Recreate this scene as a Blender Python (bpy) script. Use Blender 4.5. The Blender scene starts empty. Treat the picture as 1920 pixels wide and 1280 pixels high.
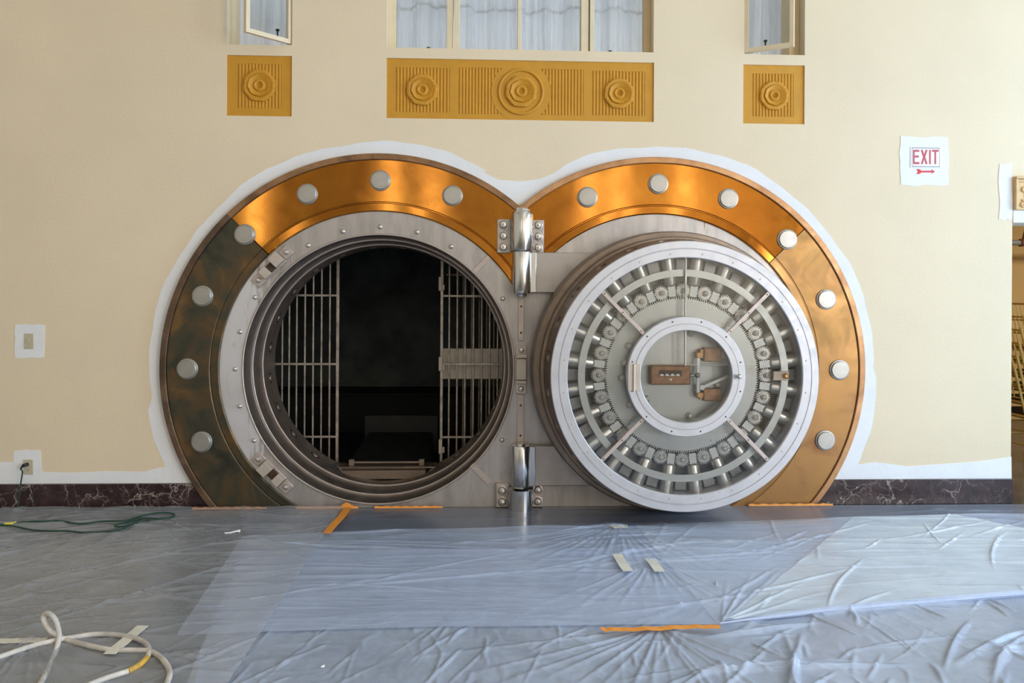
import bpy, bmesh, math, random
import numpy as np
from mathutils import Vector, Matrix
from mathutils.geometry import tessellate_polygon
random.seed(7)
PI = math.pi
S = bpy.context.scene
COL = S.collection

# ------------------------------------------------------------------ camera
FPX, CAM_D, CAM_H = 1500.0, 6.1, 1.63
YAW, ROLL, PPX, PPY = math.atan(66/1500.0), 0.0057, 960.0, 547.0
vF = Vector((math.sin(YAW), math.cos(YAW), 0)); vR = Vector((math.cos(YAW), -math.sin(YAW), 0)); vU = Vector((0, 0, 1))
vR2 = vR*math.cos(ROLL) + vU*math.sin(ROLL); vU2 = -vR*math.sin(ROLL) + vU*math.cos(ROLL)
CAM = Vector((0, -CAM_D, CAM_H))
cd = bpy.data.cameras.new('camera'); cam = bpy.data.objects.new('camera', cd); COL.objects.link(cam)
cd.sensor_width = 36; cd.lens = FPX/1920*36; cd.shift_y = (PPY-640)/1920.0; cd.clip_start = 0.05; cd.clip_end = 100
m = Matrix.Identity(4)
for i in range(3):
    m[i][0] = vR2[i]; m[i][1] = vU2[i]; m[i][2] = -vF[i]; m[i][3] = CAM[i]
cam.matrix_world = m
S.camera = cam

def ray(u, v): return vF + vR2*((u-PPX)/FPX) + vU2*((PPY-v)/FPX)
def P(u, v, y=0.0):                      # point seen at photo pixel (u, v) on the vertical plane at depth y
    d = ray(u, v); return CAM + d*((y-CAM.y)/d.y)
def G(u, v, z=0.0):                      # point seen at photo pixel (u, v) on the horizontal plane at height z
    d = ray(u, v); return CAM + d*((z-CAM.z)/d.z)

# ------------------------------------------------------------------ world, lights, exposure
W = bpy.data.worlds.new('world'); S.world = W; W.use_nodes = True
W.node_tree.nodes['Background'].inputs[0].default_value = (0.75, 0.85, 1.0, 1)
W.node_tree.nodes['Background'].inputs[1].default_value = 0.25
S.view_settings.view_transform = 'Standard'; S.view_settings.look = 'None'
S.view_settings.exposure = 0.0; S.view_settings.gamma = 1.0; S.view_settings.use_curve_mapping = False
HX0, HX1, HY0, HZ1 = -7.0, 7.6, -13.0, 6.6         # the hall: left, right, rear, ceiling
RIGHT_WIN = [(-2.5, 1.3), (-6.3, 1.3), (-10.1, 1.3)]       # y centre, half width of tall windows in the right wall
REAR_WIN = [-5.2, -2.05, -1.05, 2.65, 3.4, 5.0]               # x centre of tall windows in the rear wall
def area(name, loc, rot, sx, sy, energy, col):
    l = bpy.data.lights.new(name, 'AREA'); l.shape = 'RECTANGLE'; l.size = sx; l.size_y = sy; l.energy = energy; l.color = col
    o = bpy.data.objects.new(name, l); COL.objects.link(o); o.location = loc; o.rotation_euler = rot; return o
for (yc, hw), en, wc in zip(RIGHT_WIN, (375, 300, 570), ((0.46, 0.73, 1.0), (0.74, 0.87, 1.0), (1.0, 0.97, 0.94))):  # daylight in the right-hand windows (strength and tint tuned per window for the wall)
    area('window_daylight', (HX1+0.12, yc, 2.6), (0, PI/2, 0), 4.4, 2*hw, en, wc)
for xc in REAR_WIN:                                 # daylight in the rear windows
    area('window_daylight', (xc, HY0-0.12, 4.3), (PI/2, 0, 0), 0.5, 3.2, 18, (1.0, 0.93, 0.84))
area('curtain_fill_light', (0.4, 2.2, 5.0), (math.radians(-25), 0, 0), 5.0, 0.8, 68, (0.84, 0.91, 1.0))  # unseen source added behind the sheer curtains to brighten them
area('side_room_fill_light', (7.0, 1.4, 3.2), (0, 0, 0), 1.0, 1.0, 75, (1.0, 0.88, 0.7))  # unseen source added overhead to brighten the side room

# ------------------------------------------------------------------ materials
MAT = {}
def new_mat(name):
    mt = bpy.data.materials.new(name); mt.use_nodes = True
    nt = mt.node_tree; b = nt.nodes['Principled BSDF']; MAT[name] = mt
    return mt, nt, b
def nod(nt, t, **kw):
    n = nt.nodes.new(t)
    for k, v in kw.items():
        if k.startswith('_'): setattr(n, k[1:], v)
        else: n.inputs[k.replace('__', ' ')].default_value = v
    return n
def L(nt, a, b): nt.links.new(a, b)
def coords(nt, scale=(1, 1, 1)):
    tc = nt.nodes.new('ShaderNodeTexCoord'); mp = nt.nodes.new('ShaderNodeMapping')
    mp.inputs['Scale'].default_value = scale; L(nt, tc.outputs['Object'], mp.inputs['Vector']); return mp.outputs[0]
def noise(nt, scale, detail=4, rough=0.55, sc=(1, 1, 1), dist=0.0):
    n = nod(nt, 'ShaderNodeTexNoise'); n.inputs['Scale'].default_value = scale; n.inputs['Detail'].default_value = detail
    n.inputs['Roughness'].default_value = rough; n.inputs['Distortion'].default_value = dist
    L(nt, coords(nt, sc), n.inputs['Vector']); return n.outputs['Fac']
def ramp(nt, fac, stops):
    r = nt.nodes.new('ShaderNodeValToRGB'); e = r.color_ramp.elements
    while len(e) < len(stops): e.new(0.5)
    for el, (p, c) in zip(e, stops): el.position = p; el.color = (*c, 1) if len(c) == 3 else c
    L(nt, fac, r.inputs['Fac']); return r.outputs['Color']
def bump(nt, b, fac, strength, dist=0.01):
    n = nt.nodes.new('ShaderNodeBump'); n.inputs['Strength'].default_value = strength; n.inputs['Distance'].default_value = dist
    L(nt, fac, n.inputs['Height']); L(nt, n.outputs[0], b.inputs['Normal'])
def rgb(r, g, b):
    f = lambda c: ((c/255+0.055)/1.055)**2.4 if c/255 > 0.04045 else c/255/12.92
    return (f(r), f(g), f(b))
def simple(name, col, rough=0.5, metal=0.0, var=0.12, scale=6, bmp=0.0, bscale=60, spec=None):
    mt, nt, b = new_mat(name)
    f = noise(nt, scale)
    c = ramp(nt, f, [(0.3, tuple(x*(1-var) for x in col)), (0.7, tuple(min(1, x*(1+var)) for x in col))])
    L(nt, c, b.inputs['Base Color']); b.inputs['Roughness'].default_value = rough; b.inputs['Metallic'].default_value = metal
    if spec is not None: b.inputs['Specular IOR Level'].default_value = spec
    if bmp: bump(nt, b, noise(nt, bscale), bmp)
    return mt
simple('wall_paint', (0.83, 0.69, 0.50), 0.75, var=0.035, scale=1.3, bmp=0.12, bscale=45)
simple('primer', (0.86, 0.86, 0.89), 0.8, var=0.03, scale=5, bmp=0.15, bscale=30)
simple('ochre', rgb(206, 148, 42), 0.6, var=0.06, scale=8, bmp=0.1)
simple('cream_trim', (0.80, 0.68, 0.48), 0.55, var=0.05)
simple('cream_trim_shaded', (0.72, 0.55, 0.33), 0.6, var=0.05)  # darker copy of the cream trim, shade painted in for right-hand reveals
simple('hall_plaster', (0.78, 0.70, 0.56), 0.8, var=0.05, scale=2)
simple('hall_ceiling', (0.80, 0.74, 0.64), 0.8, var=0.05, scale=2)
simple('white_plaster', (0.82, 0.80, 0.76), 0.7, var=0.04)
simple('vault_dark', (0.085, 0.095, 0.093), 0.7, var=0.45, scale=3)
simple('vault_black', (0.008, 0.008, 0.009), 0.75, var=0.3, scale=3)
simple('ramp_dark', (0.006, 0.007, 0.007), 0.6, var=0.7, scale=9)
simple('bar_rust', (0.26, 0.19, 0.14), 0.5, 0.5, var=0.3, scale=14)
simple('bar_steel', (0.42, 0.37, 0.32), 0.42, 0.75, var=0.35, scale=14)
simple('lock_cover', (0.62, 0.55, 0.47), 0.5, 0.2, var=0.08)
simple('bronze', (0.30, 0.16, 0.09), 0.5, 0.55, var=0.25, scale=25)
simple('bracket_bronze', (0.55, 0.30, 0.12), 0.45, 0.6, var=0.2, scale=20)
simple('plate_beige', (0.56, 0.50, 0.36), 0.45, var=0.03)
simple('black_rubber', (0.02, 0.022, 0.022), 0.5)
simple('green_rubber', (0.012, 0.055, 0.035), 0.45, var=0.3, scale=15)
simple('yellow_tie', (0.75, 0.62, 0.08), 0.5)
simple('orange_tape', (0.90, 0.34, 0.05), 0.6, var=0.10, scale=12)
simple('masking_tape', (0.74, 0.71, 0.62), 0.7)
simple('paper', (0.92, 0.92, 0.92), 0.7, var=0.02)
simple('sign_white', (0.88, 0.89, 0.92), 0.35, var=0.01)
simple('sign_pink', rgb(196, 72, 92), 0.45, var=0.08)
simple('sign_red', rgb(215, 40, 45), 0.45, var=0.08)
simple('sign_grey', rgb(150, 150, 160), 0.5)
simple('hose', (0.60, 0.56, 0.52), 0.5, var=0.35, scale=9)
simple('hose_yellow', (0.70, 0.42, 0.08), 0.5, var=0.3, scale=20)
simple('chair_gold', (0.60, 0.44, 0.16), 0.3, 0.7, var=0.15)
simple('cushion', (0.015, 0.013, 0.012), 0.8)
simple('tan_wall', (0.62, 0.43, 0.19), 0.8, var=0.05, scale=2)
simple('pipe_grey', (0.32, 0.33, 0.35), 0.4, 0.3)
simple('rust_brown', (0.16, 0.06, 0.03), 0.6)
simple('carved_plaster', (0.74, 0.50, 0.25), 0.6, var=0.1, scale=10)
simple('dial_white', (0.85, 0.86, 0.86), 0.4, var=0.02)
simple('hole_dark', (0.07, 0.04, 0.025), 0.6, 0.3, var=0.4, scale=20)
simple('knob_dark', (0.03, 0.025, 0.03), 0.4, 0.4)
simple('dark_floor', (0.045, 0.045, 0.048), 0.22, var=0.3, scale=5)

def steel(name, col, rough, var, streak=(1, 1, 1), sscale=5, scuff=None, metal=0.85, dark=None):
    mt, nt, b = new_mat(name)
    f = noise(nt, sscale, 6, 0.6, streak)
    stops = [(0.25, tuple(x*(1-var) for x in col)), (0.55, col), (0.8, tuple(min(1, x*(1+var*0.6)) for x in col))]
    c = ramp(nt, f, stops)
    if scuff:
        f2 = noise(nt, scuff[1], 5, 0.65, scuff[2])
        mx = nt.nodes.new('ShaderNodeMix'); mx.data_type = 'RGBA'
        msk = ramp(nt, f2, [(scuff[3], (0, 0, 0)), (scuff[3]+0.08, (1, 1, 1))])
        L(nt, msk, mx.inputs['Factor']); L(nt, c, mx.inputs[6]); mx.inputs[7].default_value = (*scuff[0], 1); c = mx.outputs[2]
    L(nt, c, b.inputs['Base Color']); b.inputs['Metallic'].default_value = metal
    r = ramp(nt, noise(nt, sscale*2.5, 4), [(0.3, (rough*0.8,)*3), (0.7, (min(1, rough*1.25),)*3)])
    L(nt, r, b.inputs['Roughness'])
    bump(nt, b, f, 0.05, 0.004)
    return mt
steel('plate_steel', (0.49, 0.455, 0.44), 0.42, 0.22, (6, 6, 1.2), 2.5, ((0.22, 0.15, 0.13), 3.0, (9, 1, 0.7), 0.66), metal=0.7)
steel('polished_steel', (0.66, 0.66, 0.67), 0.2, 0.12, (8, 8, 0.6), 3, metal=1.0)
steel('arm_steel', (0.48, 0.44, 0.42), 0.45, 0.15, (1, 1, 1), 4, metal=0.7)
steel('tunnel_steel', (0.33, 0.28, 0.25), 0.42, 0.35, (1, 1, 1), 6, metal=0.85)
steel('flange_steel', (0.27, 0.21, 0.17), 0.40, 0.3, (1, 1, 1), 6, metal=0.8)
steel('rim_steel', (0.62, 0.615, 0.65), 0.42, 0.10, (1, 1, 1), 7, ((0.30, 0.22, 0.24), 7.0, (1, 1, 1), 0.66), metal=0.55)
steel('ring_steel', (0.55, 0.58, 0.59), 0.40, 0.08, (1, 1, 1), 5, metal=0.6)
steel('mech_steel', (0.42, 0.445, 0.46), 0.33, 0.12, (1, 1, 1), 5, metal=0.85)
steel('bolt_steel', (0.66, 0.66, 0.65), 0.36, 0.08, (1, 1, 1), 5, metal=0.85)
steel('cavity_steel', (0.26, 0.26, 0.27), 0.4, 0.2, (1, 1, 1), 5, metal=0.85)
steel('gear_gap_shade', (0.07, 0.068, 0.065), 0.5, 0.2, (1, 1, 1), 5, metal=0.5)  # near-black steel painting the shade in the gaps behind the gears
steel('dome_steel', (0.72, 0.72, 0.70), 0.32, 0.08, (1, 1, 1), 12, metal=0.4)
steel('gear_steel', (0.46, 0.465, 0.47), 0.3, 0.08, (1, 1, 1), 9, metal=0.9)
steel('stud_steel', (0.45, 0.43, 0.40), 0.36, 0.12, (1, 1, 1), 12, metal=0.7)
steel('rivet_steel', (0.66, 0.63, 0.60), 0.34, 0.15, (1, 1, 1), 12, metal=0.9)
steel('latch_steel', (0.60, 0.52, 0.45), 0.5, 0.12, (1, 1, 1), 9, metal=0.45)
steel('strap_steel', (0.56, 0.48, 0.44), 0.45, 0.15, (1, 1, 1), 9, metal=0.6)

def smear_plate():
    mt = MAT['plate_steel'].copy(); mt.name = 'plate_smeared'; MAT['plate_smeared'] = mt; nt = mt.node_tree; b = nt.nodes['Principled BSDF']
    old = b.inputs['Base Color'].links[0].from_socket
    sx = nt.nodes.new('ShaderNodeSeparateXYZ'); L(nt, coords(nt), sx.inputs[0])
    pos = nt.nodes.new('ShaderNodeMapRange'); pos.inputs['From Min'].default_value = -1.75; pos.inputs['From Max'].default_value = -2.05; L(nt, sx.outputs['X'], pos.inputs['Value'])
    n = noise(nt, 4, 7, 0.7, (9, 1, 1.1), 0.4); add = nt.nodes.new('ShaderNodeMath'); add.operation = 'MULTIPLY_ADD'
    L(nt, pos.outputs[0], add.inputs[0]); add.inputs[1].default_value = 0.42; L(nt, n, add.inputs[2])
    msk = ramp(nt, add.outputs[0], [(0.70, (0, 0, 0)), (0.84, (1, 1, 1))]); mx = nt.nodes.new('ShaderNodeMix'); mx.data_type = 'RGBA'
    L(nt, msk, mx.inputs['Factor']); L(nt, old, mx.inputs[6]); mx.inputs[7].default_value = (0.78, 0.77, 0.82, 1); L(nt, mx.outputs[2], b.inputs['Base Color'])
smear_plate()
def brass(name, stops, rough, metal, scale=3.0, detail=6, rvar=0.3):
    mt, nt, b = new_mat(name)
    f = noise(nt, scale, detail, 0.6, (1, 1, 1), 0.6)
    c = ramp(nt, f, stops); L(nt, c, b.inputs['Base Color']); b.inputs['Metallic'].default_value = metal
    r = ramp(nt, noise(nt, scale*1.7, 5, 0.6, (1, 1, 1), 1.0), [(0.3, (rough*(1-rvar),)*3), (0.7, (rough*(1+rvar),)*3)])
    L(nt, r, b.inputs['Roughness']); bump(nt, b, noise(nt, 60, 3, 0.6, (1, 1, 1)), 0.02, 0.002)
    return mt
brass('brass_polished', [(0.25, (0.30, 0.105, 0.018)), (0.5, (0.42, 0.165, 0.026)), (0.75, (0.52, 0.225, 0.036))], 0.10, 1.0, 2.2)
brass('brass_matte', [(0.28, (0.24, 0.11, 0.055)), (0.40, (0.36, 0.19, 0.075)), (0.6, (0.39, 0.21, 0.072)), (0.8, (0.41, 0.24, 0.095))], 0.42, 0.75, 2.4, 8)
brass('brass_patina', [(0.32, (0.030, 0.034, 0.027)), (0.47, (0.075, 0.068, 0.045)), (0.57, (0.13, 0.082, 0.04)), (0.76, (0.30, 0.16, 0.055))], 0.42, 0.55, 2.9, 9)
brass('brass_edge', [(0.3, (0.16, 0.085, 0.045)), (0.55, (0.33, 0.18, 0.09)), (0.8, (0.45, 0.28, 0.16))], 0.45, 0.6, 5.0)
brass('brass_edge_bright', [(0.3, (0.34, 0.17, 0.08)), (0.55, (0.50, 0.27, 0.13)), (0.8, (0.56, 0.34, 0.18))], 0.42, 0.7, 5.0)
brass('brass_edge_dark', [(0.3, (0.07, 0.045, 0.03)), (0.55, (0.17, 0.10, 0.06)), (0.8, (0.27, 0.17, 0.11))], 0.5, 0.5, 5.0)

def marble():
    mt, nt, b = new_mat('marble')
    base = ramp(nt, noise(nt, 6, 5, 0.6, (1, 1, 1), 0.5), [(0.3, (0.018, 0.008, 0.010)), (0.6, (0.05, 0.026, 0.028)), (0.8, (0.10, 0.062, 0.05))])
    def vein(scale, width, dist):
        vo = nod(nt, 'ShaderNodeTexVoronoi', _feature='DISTANCE_TO_EDGE'); vo.inputs['Scale'].default_value = scale
        no = nod(nt, 'ShaderNodeTexNoise'); no.inputs['Scale'].default_value = 7; no.inputs['Detail'].default_value = 6
        co = coords(nt); L(nt, co, no.inputs['Vector'])
        mx = nt.nodes.new('ShaderNodeMix'); mx.data_type = 'RGBA'; mx.inputs['Factor'].default_value = dist
        L(nt, co, mx.inputs[6]); L(nt, no.outputs['Color'], mx.inputs[7]); L(nt, mx.outputs[2], vo.inputs['Vector'])
        return ramp(nt, vo.outputs['Distance'], [(0.0, (1, 1, 1)), (width, (0, 0, 0))])
    c = base
    for sc, wd, di, col in ((5, 0.022, 0.25, (0.40, 0.34, 0.30)), (11, 0.035, 0.3, (0.20, 0.15, 0.14))):
        v = vein(sc, wd, di); mx = nt.nodes.new('ShaderNodeMix'); mx.data_type = 'RGBA'
        g = nt.nodes.new('ShaderNodeMath'); g.operation = 'MULTIPLY'
        L(nt, v, g.inputs[0]); L(nt, ramp(nt, noise(nt, 4, 3), [(0.4, (0.1,)*3), (0.6, (1,)*3)]), g.inputs[1])
        L(nt, g.outputs[0], mx.inputs['Factor']); L(nt, c, mx.inputs[6]); mx.inputs[7].default_value = (*col, 1); c = mx.outputs[2]
    L(nt, c, b.inputs['Base Color']); b.inputs['Roughness'].default_value = 0.2
marble()

def glass(name, tint, refl):
    mt = bpy.data.materials.new(name); mt.use_nodes = True; MAT[name] = mt
    nt = mt.node_tree; nt.nodes.clear()
    out = nt.nodes.new('ShaderNodeOutputMaterial'); mx = nt.nodes.new('ShaderNodeMixShader')
    tr = nt.nodes.new('ShaderNodeBsdfTransparent'); tr.inputs[0].default_value = (*tint, 1)
    gl = nt.nodes.new('ShaderNodeBsdfGlossy'); gl.inputs['Roughness'].default_value = 0.01; gl.inputs[0].default_value = (1, 1, 1, 1)
    fr = nt.nodes.new('ShaderNodeFresnel'); fr.inputs[0].default_value = refl
    L(nt, fr.outputs[0], mx.inputs[0]); L(nt, tr.outputs[0], mx.inputs[1]); L(nt, gl.outputs[0], mx.inputs[2]); L(nt, mx.outputs[0], out.inputs[0])
glass('door_glass', (0.985, 0.99, 0.99), 1.5)
glass('window_glass', (0.90, 0.93, 0.95), 1.5)

def curtain_mat():
    mt = bpy.data.materials.new('sheer'); mt.use_nodes = True; MAT['sheer'] = mt
    nt = mt.node_tree; nt.nodes.clear(); out = nt.nodes.new('ShaderNodeOutputMaterial')
    d = nt.nodes.new('ShaderNodeBsdfDiffuse'); t = nt.nodes.new('ShaderNodeBsdfTranslucent'); tr = nt.nodes.new('ShaderNodeBsdfTransparent')
    d.inputs[0].default_value = (0.84, 0.86, 0.90, 1); t.inputs[0].default_value = (0.80, 0.83, 0.90, 1)
    a = nt.nodes.new('ShaderNodeMixShader'); a.inputs[0].default_value = 0.3; c = nt.nodes.new('ShaderNodeMixShader')
    f = ramp(nt, noise(nt, 9, 3, 0.5, (6, 6, 0.4)), [(0.35, (0.03,)*3), (0.65, (0.22,)*3)])
    L(nt, d.outputs[0], a.inputs[1]); L(nt, t.outputs[0], a.inputs[2])
    L(nt, f, c.inputs[0]); L(nt, a.outputs[0], c.inputs[1]); L(nt, tr.outputs[0], c.inputs[2]); L(nt, c.outputs[0], out.inputs[0])
curtain_mat()
def hem_mat():
    mt = bpy.data.materials.new('hem_sheer'); mt.use_nodes = True; MAT['hem_sheer'] = mt
    nt = mt.node_tree; nt.nodes.clear(); out = nt.nodes.new('ShaderNodeOutputMaterial'); a = nt.nodes.new('ShaderNodeMixShader'); a.inputs[0].default_value = 0.15
    d = nt.nodes.new('ShaderNodeBsdfDiffuse'); t = nt.nodes.new('ShaderNodeBsdfTranslucent'); f = noise(nt, 60, 2)
    L(nt, ramp(nt, f, [(0.3, (0.93, 0.94, 0.97)), (0.7, (0.97, 0.97, 0.99))]), t.inputs[0]); d.inputs[0].default_value = (0.95, 0.95, 0.97, 1)
    L(nt, d.outputs[0], a.inputs[1]); L(nt, t.outputs[0], a.inputs[2]); L(nt, a.outputs[0], out.inputs[0])
hem_mat()

def plastic(name, alpha, col, rough, crinkle, bs=0.55):
    mt, nt, b = new_mat(name)
    b.inputs['Base Color'].default_value = (*col, 1); b.inputs['Roughness'].default_value = rough
    b.inputs['IOR'].default_value = 1.5
    f = noise(nt, 2.2, 5, 0.65, (1, 1, 1), 0.8)
    a = ramp(nt, f, [(0.3, (alpha*0.85,)*3), (0.7, (min(1, alpha*1.15),)*3)]); L(nt, a, b.inputs['Alpha'])
    n = nod(nt, 'ShaderNodeTexNoise', _noise_type='RIDGED_MULTIFRACTAL'); n.inputs['Scale'].default_value = 7.0; n.inputs['Detail'].default_value = 4
    n.inputs['Distortion'].default_value = 0.9; L(nt, coords(nt, crinkle), n.inputs['Vector'])
    bump(nt, b, n.outputs['Fac'], bs, 0.010)
plastic('plastic_film', 0.46, (0.66, 0.76, 1.0), 0.28, (0.5, 2.2, 1))  # bluish base colour holds the sky-blue cast of reflected daylight
plastic('plastic_film_thin', 0.42, (0.62, 0.65, 0.72), 0.22, (0.6, 1.8, 1), 0.42)
plastic('plastic_film_clear', 0.56, (0.68, 0.78, 1.0), 0.22, (1.5, 1.0, 1))
plastic('plastic_film_shade_band', 0.20, (0.64, 0.74, 1.0), 0.25, (0.5, 2.5, 1), 0.12)  # kept nearly clear so the dark floor imitates shade below the vault
plastic('plastic_film_lightened', 0.30, (0.80, 0.88, 1.0), 0.28, (0.6, 2.0, 1))  # paler layer added to imitate light growing across the right floor
plastic('plastic_film_double', 0.60, (0.80, 0.89, 1.0), 0.30, (0.6, 2.0, 1))  # denser double layer; its white also imitates stronger light at right

# ------------------------------------------------------------------ mesh helpers
class MB:
    def __init__(s): s.v = []; s.f = []
    def add(s, vs, fs):
        o = len(s.v); s.v += [Vector(p) for p in vs]; s.f += [tuple(i+o for i in f) for f in fs]; return s
    def box(s, x0, x1, y0, y1, z0, z1, M=None):
        vs = [Vector((x, y, z)) for x in (x0, x1) for y in (y0, y1) for z in (z0, z1)]
        if M is not None: vs = [M @ p for p in vs]
        return s.add(vs, [(0, 1, 3, 2), (4, 6, 7, 5), (0, 4, 5, 1), (2, 3, 7, 6), (0, 2, 6, 4), (1, 5, 7, 3)])
    def rod(s, p0, p1, r0, r1=None, n=12, caps=True):
        r1 = r0 if r1 is None else r1; p0 = Vector(p0); p1 = Vector(p1); d = (p1-p0).normalized()
        a = d.orthogonal().normalized(); b = d.cross(a); vs = []
        for p, r in ((p0, r0), (p1, r1)):
            vs += [p + (a*math.cos(t) + b*math.sin(t))*r for t in (2*PI*i/n for i in range(n))]
        fs = [(i, (i+1) % n, n+(i+1) % n, n+i) for i in range(n)]
        if caps: fs += [tuple(range(n-1, -1, -1)), tuple(range(n, 2*n))]
        return s.add(vs, fs)
    def turn(s, prof, c, axis='y', n=48, a0=0.0, a1=2*PI, cap0=False, cap1=False):
        # profile (radius, height along axis) revolved about an axis through c
        c = Vector(c); full = abs(a1-a0-2*PI) < 1e-6; k = n if full else n+1; vs = []
        for r, h in prof:
            for i in range(k):
                t = a0 + (a1-a0)*i/n
                if axis == 'y': vs.append(c + Vector((r*math.cos(t), h, r*math.sin(t))))
                else: vs.append(c + Vector((r*math.cos(t), r*math.sin(t), h)))
        fs = []
        for j in range(len(prof)-1):
            for i in range(n):
                i2 = (i+1) % k; fs.append((j*k+i, j*k+i2, (j+1)*k+i2, (j+1)*k+i))
        if cap0: fs.append(tuple(range(k-1, -1, -1)))
        if cap1: fs.append(tuple((len(prof)-1)*k+i for i in range(k)))
        return s.add(vs, fs)
    def prism(s, poly, y0, y1, holes=()):
        # polygon in x,z extruded from y0 (front) to y1 (back)
        loops = [list(poly)] + [list(h) for h in holes]
        tris = tessellate_polygon([[Vector((x, z, 0)) for x, z in lp] for lp in loops])
        flat = [p for lp in loops for p in lp]; n = len(flat)
        vs = [(x, y0, z) for x, z in flat] + [(x, y1, z) for x, z in flat]
        fs = [tuple(t) for t in tris] + [tuple(i+n for i in reversed(t)) for t in tris]
        o = 0
        for lp in loops:
            k = len(lp); fs += [(o+i, o+(i+1) % k, n+o+(i+1) % k, n+o+i) for i in range(k)]; o += k
        return s.add(vs, fs)
    def tube(s, path, r, n=8, caps=True):
        path = [Vector(p) for p in path]; vs = []; fs = []; up = None
        for i, p in enumerate(path):
            d = (path[min(i+1, len(path)-1)] - path[max(i-1, 0)]).normalized()
            if up is None: up = d.orthogonal().normalized()
            up = (up - d*up.dot(d)).normalized(); b = d.cross(up)
            rr = r[i] if isinstance(r, (list, tuple)) else r
            vs += [p + (up*math.cos(2*PI*k/n) + b*math.sin(2*PI*k/n))*rr for k in range(n)]
        for i in range(len(path)-1):
            fs += [(i*n+k, i*n+(k+1) % n, (i+1)*n+(k+1) % n, (i+1)*n+k) for k in range(n)]
        if caps: fs += [tuple(range(n-1, -1, -1)), tuple((len(path)-1)*n+k for k in range(n))]
        return s.add(vs, fs)

def mesh(name, mb, mat, smooth=35):
    me = bpy.data.meshes.new(name); me.from_pydata([tuple(p) for p in mb.v], [], mb.f)
    bm = bmesh.new(); bm.from_mesh(me); bmesh.ops.recalc_face_normals(bm, faces=bm.faces); bm.to_mesh(me); bm.free()
    me.materials.append(MAT[mat])
    if smooth:
        me.polygons.foreach_set('use_smooth', [True]*len(me.polygons)); me.set_sharp_from_angle(angle=math.radians(smooth))
    me.update(); return me
def obj(name, me, parent=None, loc=None, rot=None):
    o = bpy.data.objects.new(name, me); COL.objects.link(o)
    if parent is not None: o.parent = parent
    if loc is not None: o.location = loc
    if rot is not None: o.rotation_euler = rot
    return o
ORG = {}
def origin(o):
    p = Vector((0, 0, 0))
    while o is not None: p = p + Vector(o.location); o = o.parent
    return p
def part(name, mb, mat, parent=None, bevel=0, smooth=35, label=None):
    # mesh built in world coordinates, stored relative to its parent
    if parent is not None:
        w = origin(parent); mb.v = [p - w for p in mb.v]
    o = obj(name, mesh(name, mb, mat, smooth), parent)
    if bevel:
        b = o.modifiers.new('bevel', 'BEVEL'); b.width = bevel; b.segments = 2; b.limit_method = 'ANGLE'; b.angle_limit = math.radians(40)
    if label: o['label'] = label
    return o
def tag(o, label=None, cat=None, group=None, kind=None):
    if label: o['label'] = label
    if cat: o['category'] = cat
    if group: o['group'] = group
    if kind: o['kind'] = kind
    return o
def empty(name, loc): return obj(name, None, None, loc)
def solo(name, mb, mat, label, cat, base, bevel=0, group=None, smooth=35):      # a thing that is one mesh, its origin at its base
    mb.v = [p - Vector(base) for p in mb.v]
    o = obj(name, mesh(name, mb, mat, smooth), None, base)
    if bevel:
        b = o.modifiers.new('bevel', 'BEVEL'); b.width = bevel; b.segments = 2; b.limit_method = 'ANGLE'
    return tag(o, label, cat, group)
def struct(name, mb, mat, parent=None, label=None, bevel=0):
    o = part(name, mb, mat, parent, bevel)
    if parent is None: o['kind'] = 'structure'
    if label: o['label'] = label
    return o
def spline(pts, n=8):
    pts = [Vector(p) for p in pts]; out = []
    for i in range(len(pts)-1):
        p0 = pts[max(i-1, 0)]; p1 = pts[i]; p2 = pts[i+1]; p3 = pts[min(i+2, len(pts)-1)]
        for k in range(n):
            t = k/n
            out.append(0.5*((2*p1) + (p2-p0)*t + (2*p0-5*p1+4*p2-p3)*t*t + (3*p1-p0-3*p2+p3)*t**3))
    out.append(pts[-1]); return out

# ------------------------------------------------------------------ key dimensions
CLX, CRX, CZ = -0.731, 1.380, 1.042       # centres of the two round surrounds
RO, RI, RT = 1.625, 1.190, 1.022          # surround outer, inner, tunnel mouth radius
MIDX = 0.5*(CLX+CRX)
EDGE = 4.195                              # right-hand end of the main wall
T = 0.30                                  # wall thickness
def px(u, v): p = P(u, v, 0); return p.x, p.z
WL, WR_ = px(425, 83)[0], px(547.5, 83)[0]
WC0, WC1 = px(725, 95)[0], px(1225.5, 95)[0]
WS0, WS1 = px(1395, 103)[0], px(1509, 103)[0]
SILL, WTOP = 3.475, 4.9
PZ0, PZ1 = 2.942, 3.398
OPEN_X1, OPEN_Z = 6.7, 2.20

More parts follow.
